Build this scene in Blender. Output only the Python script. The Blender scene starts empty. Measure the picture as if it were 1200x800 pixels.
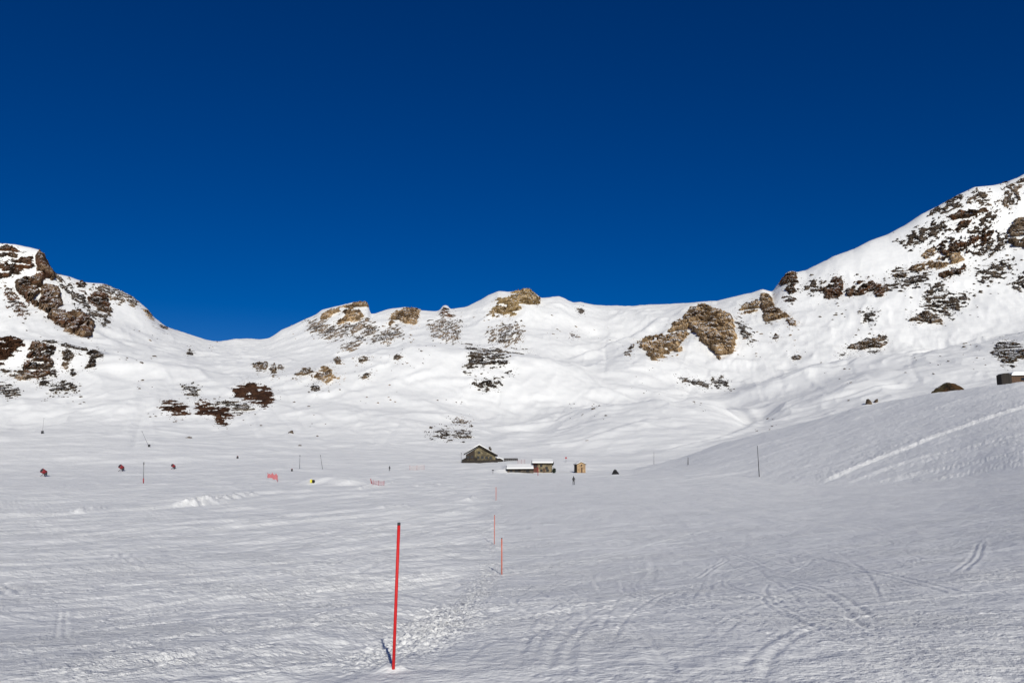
import bpy, bmesh, math, random
import numpy as np
from mathutils import Vector, Matrix

# ---------------------------------------------------------------- camera, sky, sun, exposure
scene = bpy.context.scene
EYE = 1.7
PITCH = math.atan2(140.0, 933.0)
FPX = 933.0
cam_data = bpy.data.cameras.new("camera")
cam_data.sensor_width = 36.0
cam_data.lens = 36.0 * FPX / 1200.0
cam_data.clip_start = 0.1
cam_data.clip_end = 20000.0
cam = bpy.data.objects.new("camera", cam_data)
cam.location = (0, 0, EYE)
cam.rotation_euler = (math.pi / 2 + PITCH, 0, 0)
scene.collection.objects.link(cam)
scene.camera = cam

SUN_EL, SUN_AZ = 26.0, 11.0          # degrees; azimuth to the right of straight behind the camera
world = bpy.data.worlds.new("World")
scene.world = world
world.use_nodes = True
wn = world.node_tree
wn.nodes.clear()
sky = wn.nodes.new("ShaderNodeTexSky")
sky.sky_type = 'NISHITA'
sky.sun_disc = False
sky.sun_elevation = math.radians(SUN_EL)
sky.sun_rotation = math.radians(180.0 - SUN_AZ)
sky.altitude = 2600.0
sky.air_density = 1.0
sky.dust_density = 0.0
sky.ozone_density = 6.0
hsv = wn.nodes.new("ShaderNodeHueSaturation")
hsv.inputs['Hue'].default_value = 0.515
hsv.inputs['Saturation'].default_value = 1.3
hsv.inputs['Value'].default_value = 0.58
bg = wn.nodes.new("ShaderNodeBackground")
bg.inputs['Strength'].default_value = 0.09
wo = wn.nodes.new("ShaderNodeOutputWorld")
wn.links.new(sky.outputs[0], hsv.inputs['Color'])
wn.links.new(hsv.outputs[0], bg.inputs['Color'])
wn.links.new(bg.outputs[0], wo.inputs['Surface'])

sun_data = bpy.data.lights.new("sun", 'SUN')
sun_data.energy = 4.1
sun_data.angle = math.radians(0.5)
sun_data.color = (1.0, 0.965, 0.87)
sun = bpy.data.objects.new("sun", sun_data)
_el, _az = math.radians(SUN_EL), math.radians(SUN_AZ)
SUN_DIR = Vector((math.sin(_az) * math.cos(_el), -math.cos(_az) * math.cos(_el), math.sin(_el)))
sun.rotation_euler = SUN_DIR.to_track_quat('Z', 'Y').to_euler()
sun.location = SUN_DIR * 50
scene.collection.objects.link(sun)

scene.view_settings.view_transform = 'Standard'
scene.view_settings.look = 'None'
scene.view_settings.exposure = 0.0
scene.view_settings.gamma = 1.0
scene.view_settings.use_curve_mapping = False

random.seed(7)
RNG = np.random.default_rng(11)

# ---------------------------------------------------------------- numpy noise
def _hash(ix, iy, iz, seed):
    h = (ix.astype(np.int64) * 374761393 + iy.astype(np.int64) * 668265263
         + iz.astype(np.int64) * 2147483647 + seed * 974634777) & 0xFFFFFFFF
    h = ((h ^ (h >> 13)) * 1274126177) & 0xFFFFFFFF
    h = ((h ^ (h >> 16)) * 2246822519) & 0xFFFFFFFF
    return (h ^ (h >> 15)) & 0xFFFFFFFF

def noise2(x, y, seed=0):
    x = np.asarray(x, dtype=np.float64); y = np.asarray(y, dtype=np.float64)
    ix, iy = np.floor(x), np.floor(y)
    fx, fy = x - ix, y - iy
    ux = fx * fx * fx * (fx * (fx * 6 - 15) + 10)
    uy = fy * fy * fy * (fy * (fy * 6 - 15) + 10)
    z0 = np.zeros_like(ix)
    def g(dx, dy):
        a = _hash(ix + dx, iy + dy, z0, seed) * (2 * math.pi / 4294967296.0)
        return np.cos(a) * (fx - dx) + np.sin(a) * (fy - dy)
    a = g(0, 0); b = g(1, 0); c = g(0, 1); d = g(1, 1)
    return 1.5 * ((a + (b - a) * ux) * (1 - uy) + (c + (d - c) * ux) * uy)

def noise3(x, y, z, seed=0):
    ix, iy, iz = np.floor(x), np.floor(y), np.floor(z)
    fx, fy, fz = x - ix, y - iy, z - iz
    ux, uy, uz = [t * t * (3 - 2 * t) for t in (fx, fy, fz)]
    def v(dx, dy, dz):
        return _hash(ix + dx, iy + dy, iz + dz, seed) / 2147483648.0 - 1.0
    def lerp(a, b, t): return a + (b - a) * t
    x00 = lerp(v(0,0,0), v(1,0,0), ux); x10 = lerp(v(0,1,0), v(1,1,0), ux)
    x01 = lerp(v(0,0,1), v(1,0,1), ux); x11 = lerp(v(0,1,1), v(1,1,1), ux)
    return lerp(lerp(x00, x10, uy), lerp(x01, x11, uy), uz)

def fbm2(x, y, octaves=4, seed=0, gain=0.5):
    t, a = 0.0, 1.0
    for k in range(octaves):
        t = t + a * noise2(x * 2 ** k + 17.3 * k, y * 2 ** k - 9.1 * k, seed + k)
        a *= gain
    return t

def fbm3(p, octaves=4, seed=0, gain=0.5):
    t, a = 0.0, 1.0
    for k in range(octaves):
        s = 2.03 ** k
        t = t + a * noise3(p[..., 0] * s, p[..., 1] * s, p[..., 2] * s, seed + k)
        a *= gain
    return t

def worley3(p, seed=0):
    """distance to the nearest and second nearest jittered cell point, and the nearest cell's random value"""
    i = np.floor(p)
    d1 = np.full(p.shape[:-1], 9.0); d2 = d1.copy(); val = np.zeros_like(d1)
    for dx in (-1, 0, 1):
        for dy in (-1, 0, 1):
            for dz in (-1, 0, 1):
                cx, cy, cz = i[..., 0] + dx, i[..., 1] + dy, i[..., 2] + dz
                jx = cx + _hash(cx, cy, cz, seed) / 4294967296.0
                jy = cy + _hash(cx, cy, cz, seed + 1) / 4294967296.0
                jz = cz + _hash(cx, cy, cz, seed + 2) / 4294967296.0
                d = np.sqrt((p[..., 0] - jx) ** 2 + (p[..., 1] - jy) ** 2 + (p[..., 2] - jz) ** 2)
                v = _hash(cx, cy, cz, seed + 3) / 4294967296.0
                nearer = d < d1
                d2 = np.where(nearer, d1, np.minimum(d2, d))
                val = np.where(nearer, v, val)
                d1 = np.minimum(d1, d)
    return d1, d2, val

def smooth(a, b, x):
    t = np.clip((x - a) / (b - a), 0, 1)
    return t * t * (3 - 2 * t)

# ---------------------------------------------------------------- survey: sight lines taken from the viewpoint
_C, _S = math.cos(PITCH), math.sin(PITCH)
def ray(px, py):
    """sight line through a point of the photograph -> (sideways, upward) per metre forward"""
    x = (np.asarray(px, float) - 600.0) / FPX
    y = (400.0 - np.asarray(py, float)) / FPX
    den = _C - y * _S
    return x / den, (_S + y * _C) / den

# every layer: control points (px, py, metres forward); layers run from near to far
def zl(lst):     # foreground layers given by height instead of py: (px, z, Y)
    return [((px - 600.0) / FPX * 1.0, z, Y) for px, z, Y in lst]
def pl(lst):
    out = []
    for px, py, Y in lst:
        u, s = ray(px, py)
        out.append((float(u), EYE + float(s) * Y, Y))
    return out
SKY = [(-300,250),(-150,250),(-60,270),(0,285),(20,287),(46,293),(51,298),(58,312),(66,322),(80,325),(100,332),(120,333),(133,338),(150,345),(160,352),
       (172,362),(181,373),(192,382),(205,388),(220,394),(240,401),(255,404),(262,404),(275,401),(300,401),(315,400),(321,396),(330,389),(340,385),(355,378),
       (370,371),(377,365),(390,362),(405,359),(420,356),(431,357.5),(434,371),(440,371),(450,367),(460,364),(475,362),(490,366),(510,368),(515,367),(519,361),(524,361),(528,366),(545,363),(560,357),
       (572,350),(584,345),(595,346),(610,345),(617,343),(628,348),(634,353),(645,352),(655,351),(665,355),(672,358),(680,357),(700,362),(720,365),(740,365),
       (762,362),(800,361),(815,358),(840,355),(860,350),(880,345),(893,340),(905,343),(915,330),(922,322),(945,318),(955,313),(980,300),(1000,293),(1020,283),(1040,276),
       (1060,265),(1080,252),(1100,242),(1120,231),(1142,221),(1165,219),(1180,216),(1200,207),(1300,160),(1450,110)]
_skyY = [(-300,1050),(0,1050),(180,1150),(262,1350),(430,1300),(600,1350),(720,1500),(800,1400),(840,1250),(900,1180),(1000,1150),(1200,1150),(1450,1150)]
SKYL = [(px, py, float(np.interp(px, [a for a, _ in _skyY], [b for _, b in _skyY]))) for px, py in SKY]
LAYERS = [
 (zl([(-200,0,.3),(1400,0,.3)]), 0),
 (zl([(-200,-.15,6),(600,0,6),(1400,.1,6)]), 20),
 (zl([(-200,-.75,13),(300,-.75,13),(600,-.62,13),(900,-.4,13),(1400,0,13)]), 20),
 (zl([(-200,-1.9,27),(300,-2.0,27),(600,-2.05,27),(800,-1.7,26),(1000,-1.0,24),(1200,-.35,21),(1400,0,18)]), 20),
 (zl([(-200,-2.5,45),(300,-2.7,45),(600,-2.6,45),(800,-2.2,43),(1000,-1.4,38),(1200,-.4,30),(1400,.2,25)]), 20),
 (zl([(-200,-2.9,85),(300,-2.9,85),(600,-2.65,85),(800,-2.4,80),(950,-2.1,70),(1100,-1.2,52),(1200,-.4,43),(1400,.8,33)]), 20),
 # foot of the near right-hand slope
 (pl([(-200,573,125),(300,572,125),(500,572,125),(700,570,130),(780,564,150),(850,561,148),(950,571,118),(1050,568,104),(1130,562.5,94),(1200,555,84),(1400,549,68)]), 15),
 # crest of the near right-hand slope
 (pl([(-200,564,200),(300,561,205),(500,562,205),(690,558,220),(740,552,255),(780,541,268),(800,535,268),(850,517,262),(900,503,252),(950,492,240),(1000,480,227),(1050,470,213),(1100,460,199),(1150,453,185),(1200,448,173),(1400,436,150)]), 8),
 (pl([(-200,556,290),(300,552,290),(500,553,290),(600,554,288),(700,555,300),(800,556,320),(900,552,320),(1000,545,310),(1100,530,300),(1200,510,290),(1400,490,290)]), 15),
 (pl([(-200,545,345),(0,545,345),(300,543,345),(500,542,345),(600,542,345),(650,546,345),(700,549,350),(800,545,360),(900,535,360),(1000,525,350),(1100,510,345),(1200,490,345),(1400,480,345)]), 15),
 (pl([(-200,522,430),(0,520,430),(200,521,430),(300,524,430),(400,527,430),(500,531,430),(600,534,430),(700,533,430),(760,527,430),(800,523,430),(880,512,430),(1000,498,430),(1100,485,430),(1200,465,430),(1400,440,430)]), 15),
 (pl([(-200,492,520),(0,495,520),(100,497,520),(200,501,520),(300,503,520),(400,507,520),(500,510,520),(600,512,520),(640,508,520),(700,497,520),(800,492,520),(850,495,520),(880,500,520),(900,495,520),(1000,471,520),(1100,450,520),(1200,434,520),(1400,400,520)]), 15),
 (pl([(-200,462,600),(0,464,600),(100,466,600),(200,472,600),(300,476,600),(400,477,600),(500,482,600),(600,496,600),(640,492,600),(700,478,600),(780,470,600),(840,471,600),(875,485,600),(890,486,600),(920,473,600),(1000,447,600),(1100,426,600),(1200,410,600),(1400,380,600)]), 10),
 (pl([(-200,432,680),(0,434,680),(100,436,680),(200,448,680),(300,452,680),(400,450,680),(500,456,680),(600,474,680),(700,473,680),(760,473,680),(800,475,680),(850,480,680),(900,462,680),(1000,431,680),(1100,413,680),(1200,396,680),(1400,365,680)]), 12),
 (pl([(-200,395,740),(0,397,740),(60,398,740),(100,405,740),(150,417,740),(200,425,740),(240,431,740),(300,437,740),(400,428,740),(500,428,740),(600,440,740),(700,452,740),(750,455,740),(800,462,740),(850,460,740),(900,441,740),(950,426,740),(1000,420,740),(1060,413,740),(1120,402,740),(1170,391,740),(1200,387,740),(1400,350,740)]), 8),
 (pl([(-200,397,800),(0,400,800),(60,401,800),(100,407,800),(150,417,800),(200,424,800),(240,428,800),(300,427,800),(330,424,800),(420,411,800),(500,403,800),(560,409,800),(600,413,800),(640,420,800),(700,438,800),(750,439,800),(800,453,800),(850,456,800),(900,445,800),(950,431,800),(1000,424,800),(1060,416,800),(1120,404,800),(1200,388,800),(1400,345,800)]), 8),
 (pl([(-200,365,900),(0,372,900),(60,378,900),(100,388,900),(200,415,900),(240,422,900),(300,424,900),(350,425,900),(420,414,900),(500,406,900),(560,412,900),(620,417,900),(660,424,900),(700,421,900),(750,412,900),(800,420,900),(850,420,900),(900,412,900),(1000,392,900),(1100,372,900),(1200,345,900),(1400,300,900)]), 12),
 (pl([(-200,300,1000),(0,330,1000),(60,345,1000),(100,358,1000),(160,385,1020),(200,402,1030),(240,411,1040),(300,413,1050),(350,405,1050),(400,394,1050),(500,390,1050),(560,388,1050),(600,386,1050),(660,390,1070),(700,400,1080),(740,392,1080),(780,392,1050),(800,388,1020),(850,385,1010),(900,378,1010),(950,362,1010),(1000,345,1010),(1100,307,1010),(1200,280,1010),(1400,220,1010)]), 10),
 (pl(SKYL), 1.2),
]
YB = [1700.0, 3000.0, 9000.0]        # beyond the crest the ground falls away

# the grid: fan of columns, dense in front, coarse round the back; rows by distance
U_IN = np.linspace(-0.76, 0.76, 1340)
_a_out = []
a, stp = math.degrees(math.atan(0.76)), 0.15
while True:
    stp = min(stp * 1.12, 4.0); a += stp
    if a >= 178.5: break
    _a_out.append(a)
AZ = np.concatenate([[-180.0], [-v for v in reversed(_a_out)], np.degrees(np.arctan(U_IN)), _a_out, [180.0]])
ROWS = np.concatenate([np.geomspace(0.3, 3.6, 26)[:-1], np.geomspace(3.6, 60.0, 800)[:-1], np.geomspace(60.0, 420.0, 330)[:-1], np.geomspace(420.0, 1700.0, 330)[:-1], np.geomspace(1700.0, 9000.0, 26)])
NR, NC = len(ROWS), len(AZ)
UC = np.tan(np.radians(np.clip(AZ, -37.2348, 37.2348)))
K = len(LAYERS) + len(YB)
ufine = np.linspace(-0.95, 0.95, 1901)          # 0.001 = about one photograph pixel
LY = np.zeros((K, NC)); LZ = np.zeros((K, NC))
for k, (pts, sm) in enumerate(LAYERS):
    us = [p[0] for p in pts]
    zz = np.interp(ufine, us, [p[1] for p in pts]); yy = np.interp(ufine, us, [p[2] for p in pts])
    if sm:
        n = int(sm * 4) + 1
        ker = np.exp(-0.5 * (np.arange(-n, n + 1) / sm) ** 2); ker /= ker.sum()
        zz = np.convolve(np.pad(zz, n, mode='edge'), ker, mode='valid')
        s2 = max(sm, 6.0); n = int(s2 * 4); ker = np.exp(-0.5 * (np.arange(-n, n + 1) / s2) ** 2); ker /= ker.sum()
        yy = np.convolve(np.pad(yy, n, mode='edge'), ker, mode='valid')
    LZ[k] = np.interp(UC, ufine, zz); LY[k] = np.interp(UC, ufine, yy)
NL = len(LAYERS)
for j, yb in enumerate(YB):
    k = NL + j
    LY[k] = yb
    LZ[k] = LZ[len(LAYERS) - 1] * (0.45, 0.1, -0.05)[j] - (60, 60, 30)[j]
# the near right-hand slope is an even ramp from its foot (layer 6) to its crest (layer 7)
fr = np.array([.16, .38, .60, .82])[:, None]
LYi = LY[6] + fr * (LY[7] - LY[6]); LZi = LZ[6] + (fr * 1.02 - .008) * (LZ[7] - LZ[6])
CREST_Y, CREST_Z = LY[NL - 1].copy(), LZ[NL - 1].copy()
LY = np.vstack([LY[:7], LYi, LY[7:]]); LZ = np.vstack([LZ[:7], LZi, LZ[7:]]); K += 4
X_ = np.log(LY)
H_ = np.diff(X_, axis=0); D_ = np.diff(LZ, axis=0) / H_
M_ = np.zeros_like(LZ)
w1 = 2 * H_[1:] + H_[:-1]; w2 = H_[1:] + 2 * H_[:-1]
same = (D_[1:] * D_[:-1]) > 0
with np.errstate(divide='ignore', invalid='ignore'):
    M_[1:-1] = np.where(same, (w1 + w2) / (w1 / D_[:-1] + w2 / D_[1:]), 0.0)
M_[0] = D_[0]; M_[-1] = D_[-1]
Z = np.zeros((NR, NC))
lr = np.log(ROWS)
for c in range(NC):
    i = np.clip(np.searchsorted(X_[:, c], lr, side='right') - 1, 0, K - 2)
    h = H_[i, c]; t = (lr - X_[i, c]) / h
    Z[:, c] = ((2*t**3 - 3*t**2 + 1) * LZ[i, c] + (t**3 - 2*t**2 + t) * h * M_[i, c]
               + (-2*t**3 + 3*t**2) * LZ[i + 1, c] + (t**3 - t**2) * h * M_[i + 1, c])
azr = np.radians(AZ)
radius_fac = np.where(np.abs(AZ) <= 37.2348, 1.0 / np.cos(azr), 1.0 / math.cos(math.radians(37.2348)))
XX = ROWS[:, None] * (radius_fac * np.sin(azr))[None, :]
YY = ROWS[:, None] * (radius_fac * np.cos(azr))[None, :]
YR = np.repeat(ROWS[:, None], NC, 1)
# behind the camera the piste simply climbs on
wb = smooth(45, 110, np.abs(AZ))[None, :]
Z = Z * (1 - wb) + wb * np.minimum(0.07 * YR, 40 + 0.012 * YR)
CIN0 = int(np.argmin(np.abs(AZ + 37.2348))); CIN1 = int(np.argmin(np.abs(AZ - 37.2348)))
EYEZ = EYE

class Survey:
    """where a sight line meets the snow"""
    def refresh(self):
        self.s = (Z[:, CIN0:CIN1 + 1] - EYEZ) / YR[:, CIN0:CIN1 + 1]
    def column(self, u):
        t = (u - U_IN[0]) / (U_IN[1] - U_IN[0]); t = min(max(t, 0), len(U_IN) - 1.001)
        i = int(t); fr = t - i
        return self.s[:, i] * (1 - fr) + self.s[:, i + 1] * fr
    def hit_us(self, u, s, rmin=3.0):
        col = self.column(u)
        col = np.where(ROWS < rmin, -9, col)
        m = np.maximum.accumulate(col)
        i = int(np.searchsorted(m, s))
        if i >= len(ROWS): i = int(np.argmax(col)); Y = ROWS[i]; return Vector((u * Y, Y, EYEZ + col[i] * Y))
        if i == 0: i = 1
        a, b = m[i - 1], m[i]
        f = 0.0 if b <= a else min(max((s - a) / (b - a), 0), 1)
        Y = ROWS[i - 1] + f * (ROWS[i] - ROWS[i - 1])
        return Vector((u * Y, Y, EYEZ + s * Y))
    def at(self, px, py, rmin=3.0):
        u, s = ray(px, py)
        return self.hit_us(float(u), float(s), rmin)
    def ground(self, x, y):
        u = x / y
        col = self.column(u)
        return EYEZ + y * float(np.interp(y, ROWS, col))
SV = Survey(); SV.refresh()

# ---------------------------------------------------------------- snow relief
def polyline(pts, rmin=3.0, step=None):
    P = [SV.at(px, py, rmin) for px, py in pts]
    return np.array([[p.x, p.y] for p in P])

def along(line, reach):
    """grid block near a ground line: (row slice, column slice, distance, signed distance, run along it, length)"""
    x0, x1 = line[:, 0].min() - reach, line[:, 0].max() + reach
    y0, y1 = line[:, 1].min() - reach, line[:, 1].max() + reach
    r0 = max(np.searchsorted(ROWS, max(y0, 0.3)) - 2, 0); r1 = min(np.searchsorted(ROWS, y1) + 2, NR)
    ua = min(x0 / max(y0, .3), x0 / y1); ub = max(x1 / max(y0, .3), x1 / y1)
    c0 = CIN0 + max(int((max(ua, -0.76) + 0.76) / 1.52 * 1339) - 1, 0); c1 = CIN0 + min(int((min(ub, 0.76) + 0.76) / 1.52 * 1339) + 2, 1340)
    if r1 <= r0 or c1 <= c0: return None
    x = XX[r0:r1, c0:c1]; y = YY[r0:r1, c0:c1]
    best = np.full(x.shape, 1e9); sg = np.zeros_like(x); run = np.zeros_like(x); acc = 0.0
    for (ax, ay), (bx, by) in zip(line[:-1], line[1:]):
        dx, dy = bx - ax, by - ay; L = math.hypot(dx, dy)
        if L < 1e-6: continue
        t = np.clip(((x - ax) * dx + (y - ay) * dy) / (L * L), 0, 1)
        d = np.hypot(x - ax - t * dx, y - ay - t * dy)
        cr = (x - ax) * dy - (y - ay) * dx
        m = d < best
        best = np.where(m, d, best); sg = np.where(m, np.where(cr >= 0, d, -d), sg); run = np.where(m, acc + t * L, run)
        acc += L
    return slice(r0, r1), slice(c0, c1), best, sg, run, acc

def catmull(P, n=8):
    P = np.asarray(P)
    if len(P) < 3: return P
    Q = np.vstack([2 * P[0] - P[1], P, 2 * P[-1] - P[-2]]); out = []
    for i in range(1, len(Q) - 2):
        for t in np.linspace(0, 1, n, endpoint=False):
            a, b, c, d = Q[i - 1], Q[i], Q[i + 1], Q[i + 2]
            out.append(0.5 * (2*b + (c - a)*t + (2*a - 5*b + 4*c - d)*t*t + (-a + 3*b - 3*c + d)*t**3))
    out.append(P[-1])
    return np.array(out)

def ridge(pts, h, w, lump=0.0, lump_len=1.0, taper=True, skew=0.0, rmin=3.0, seed=0):
    """a thrown-up ridge (h > 0) or a groove (h < 0) along a line on the snow"""
    L = catmull(polyline(pts, rmin))
    b = along(L, w * 3.2)
    if b is None: return
    rs, cs, d, sg, run, tot = b
    prof = np.exp(-((sg - skew * w) / w) ** 2)
    end = smooth(0, 0.12 * tot, run) * smooth(0, 0.12 * tot, tot - run) if taper else 1.0
    g = prof * h * end
    if lump:
        g = g * (1 + lump * fbm2(XX[rs, cs] / lump_len, YY[rs, cs] / lump_len, 3, 90 + seed))
    Z[rs, cs] += np.where(d < w * 3, g, 0)

def ski_track(line, depth=0.03, w=0.06, gap=0.0):
    depth *= 0.42; w *= 0.75
    b = along(line, 0.8)
    if b is None: return
    rs, cs, d, sg, run, tot = b
    # the groove can be no finer than the sheet's own spacing there
    ww = np.maximum(w, YR[rs, cs] * 0.0022); k = w / ww
    end = smooth(0, 0.1 * tot, run) * smooth(0, 0.1 * tot, tot - run)
    out = 0
    for off in ((-gap / 2, gap / 2) if gap else (0.0,)):
        e = (sg - off) / ww
        out = out - depth * np.exp(-e * e) + 0.6 * depth * np.exp(-((e - 2.1) / 1.2) ** 2)
    Z[rs, cs] += np.where(d < 0.8, out * end * np.sqrt(k), 0)

front = (np.abs(AZ) < 60)[None, :].astype(float)
def where_on(mask, fn):
    """evaluate fn(x, y, distance) only where the mask is not zero"""
    mask = np.broadcast_to(mask, Z.shape)
    ok = mask > 1e-3
    out = np.zeros_like(Z)
    out[ok] = mask[ok] * fn(XX[ok], YY[ok], YR[ok])
    return out
# mountain relief
env = smooth(380, 620, YR)
crest = CREST_Y[None, :]
calm = 1 - 0.8 * np.exp(-((YR - crest) / 110.0) ** 2)
Z += where_on(env * calm, lambda x, y, r: 4.4 * noise2(x / 130, y / 170, 1) + 1.2 * fbm2(x / 52, y / 75, 2, 4, 0.5)
              - 5.6 * np.abs(noise2(x / 70 + .4 * noise2(x / 40, y / 40, 9), y / 120, 5)) - 2.2 * np.abs(noise2(x / 26 + .5 * noise2(x / 22, y / 22, 10), y / 60, 6))
              + 0.22 * fbm2(x / 9, y / 16, 3, 8, 0.6))
Z += where_on(env * np.exp(-((YR - crest) / 40.0) ** 2), lambda x, y, r: 1.1 * fbm2(x / 14, y / 60, 4, 14, 0.65) * smooth(-.1, .35, noise2(x / 120, y / 400, 15)))
Z += where_on(env * calm * smooth(640, 900, YR), lambda x, y, r: -0.8 * np.abs(fbm2(x / r * 34 + 1.5 * noise2(x / 90, y / 90, 23), np.log(r) * 9.0, 3, 21)))
# wavy lower slopes and valley floor
mid = smooth(120, 300, YR) * (1 - smooth(560, 760, YR))
Z += where_on(mid, lambda x, y, r: 0.9 * noise2(x / 60, y / 30, 41) + 0.38 * fbm2(x / 24, y / 11, 3, 43, 0.55))
Z += where_on(smooth(60, 160, YR) * (1 - smooth(400, 500, YR)) * 0.10, lambda x, y, r: fbm2(x / 5.5, y / 4.0, 3, 47, 0.6))
SV.refresh()

# line of piste poles divides the skied-out left from the groomed right
edge_line = catmull(polyline([(440, 800), (461, 783), (530, 715), (572, 672), (580, 635), (583, 600), (586, 575), (596, 560)]))
edge_line = np.vstack([[edge_line[0, 0] - 0.4, 0.3], edge_line, [edge_line[-1, 0] + 4, 300.0]])
xe = np.interp(ROWS, edge_line[:, 1], edge_line[:, 0])[:, None]
left = smooth(-0.5, 1.0, (xe - XX + 0.5 * noise2(YY / 3.1, XX / 3, 33)) / (1 + YR * 0.035)) * front
near = 1 - smooth(190, 300, YR)
slope_zone = smooth(0.0, 6.0, XX - np.interp(ROWS, [0, 68, 84, 94, 104, 118, 148, 200, 400], [70, 58, 54, 53, 50, 44, 40, 39, 39])[:, None]) * (1 - smooth(270, 310, YR))

def streaks(mask, ang, widths, amp, ratio, seed):
    ca, sa = math.cos(ang), math.sin(ang)
    for k, w in enumerate(widths):
        vis = smooth(0.6, 1.6, w / (YR * 0.0065)) * (0.35 + 0.65 * smooth(6, 24, YR))
        def fn(x, y, r):
            n = -x * sa + y * ca + 2.5 * noise2(x / 30, y / 30, seed + 50)
            v = noise2(n / w + 31.7 * k, (x * ca + y * sa) / (w * ratio), seed + k)
            return 0.9 * (0.5 - np.abs(v) * 1.6) if (w < 1.0 and ratio > 5) else v
        Z[:] = Z + where_on(mask * vis * near * amp * w, fn)

streaks(left, math.radians(64), [0.14, 0.28, 0.6, 1.3, 2.8, 6.0], 0.058, 30.0, 60)
streaks(left, math.radians(50), [0.18, 0.45, 1.1, 2.4], 0.045, 26.0, 75)
streaks(left * smooth(20, 60, YR), math.radians(74), [0.7, 1.6, 3.5], 0.055, 12.0, 85)
streaks((1 - left) * (1 - slope_zone) * smooth(10, 20, YR), math.radians(75), [0.16, 0.4, 1.0, 2.2], 0.017, 1.7, 91)
streaks((1 - left) * (1 - slope_zone), math.radians(88), [0.12, 0.3, 0.8, 2.0], 0.018, 18.0, 95)
streaks(slope_zone, math.radians(62), [0.3, 0.7], 0.035, 8.0, 105)
streaks(slope_zone, math.radians(30), [0.35, 0.8], 0.045, 1.6, 108)
# broad ripples and small crumbs
Z += where_on(near * front, lambda x, y, r: 0.05 * noise2(x / 9, y / 14, 111) + 0.012 * fbm2(x / 2.6, y / 3.4, 2, 113))
Z += where_on(front * 0.010 * smooth(1.5, 4, YR) * (1 - smooth(22, 40, YR)), lambda x, y, r: np.maximum(fbm2(x / 0.10, y / 0.11, 2, 121), 0)
              * (0.25 + smooth(0.05, 0.55, fbm2(x / 2.3, y / 2.6, 3, 125))))
Z += where_on(slope_zone * 0.03, lambda x, y, r: fbm2(x / 0.9, y / 1.4, 3, 127, 0.7))
SV.refresh()

# churned line beside the poles
for k, (pts, h, w, lump, ll) in enumerate([
    ([(445,800),(468,776),(500,742),(540,706),(568,680),(578,655)], .022, .45, 2.0, .08),
    ([(400,800),(430,775),(480,730),(520,700)], .015, .30, 2.0, .10),
    ([(396,780),(440,742),(500,706),(545,684)], -.15, .65, .3, 1.5),
    ([(578,655),(576,636),(578,610),(580,590)], .03, .6, 1.4, .3),
    # snow banks on the flat
    ([(198,593),(225,590),(262,586),(306,580)], .50, .95, .9, 1.0),
    ([(85,600),(110,597),(128,595)], .22, .6, .9, .8),
    ([(404,574),(430,571),(455,567),(472,565)], .34, .9, .9, 1.2),
    ([(440,596),(480,592)], .2, .6, .9, .9),
    ([(543,586),(558,583)], .22, .7, .9, .8),
    ([(520,603),(548,596),(562,590)], .10, .5, .9, .8),
    ([(480,570),(520,567)], .3, 1.0, .9, 1.4),
]):
    ridge(pts, h, w, lump, ll, seed=k)
def bench(pts, k, w, lump, ll, seed):
    """a lane cut level into a side slope"""
    L = catmull(polyline(pts))
    b = along(L, w * 26)
    if b is None: return
    rs, cs, d, sg, run, tot = b
    end = smooth(0, 0.10 * tot, run) * smooth(0, 0.05 * tot, tot - run)
    nz = 1 + lump * fbm2(XX[rs, cs] / ll, YY[rs, cs] / ll, 3, 300 + seed)
    far = -sg + 0.10 * w * fbm2(XX[rs, cs] / (ll * 2), YY[rs, cs] / (ll * 2), 2, 340 + seed)
    step = smooth(-w / 2, w / 2, far) * np.exp(-np.maximum(far - w / 2, 0) / (9 * w)) * (1 - smooth(16 * w, 26 * w, d))
    Z[rs, cs] += np.where(d < w * 26, k * w * step * end * nz, 0)
    clods = np.maximum(fbm2(XX[rs, cs] / 0.4, YY[rs, cs] / 0.8, 3, 380 + seed, 0.6) + .1, 0)
    Z[rs, cs] += np.where(d < w * 3, 0.06 * np.sqrt(k) * clods * np.exp(-(d / (w * 1.1)) ** 2) * end, 0)

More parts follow.
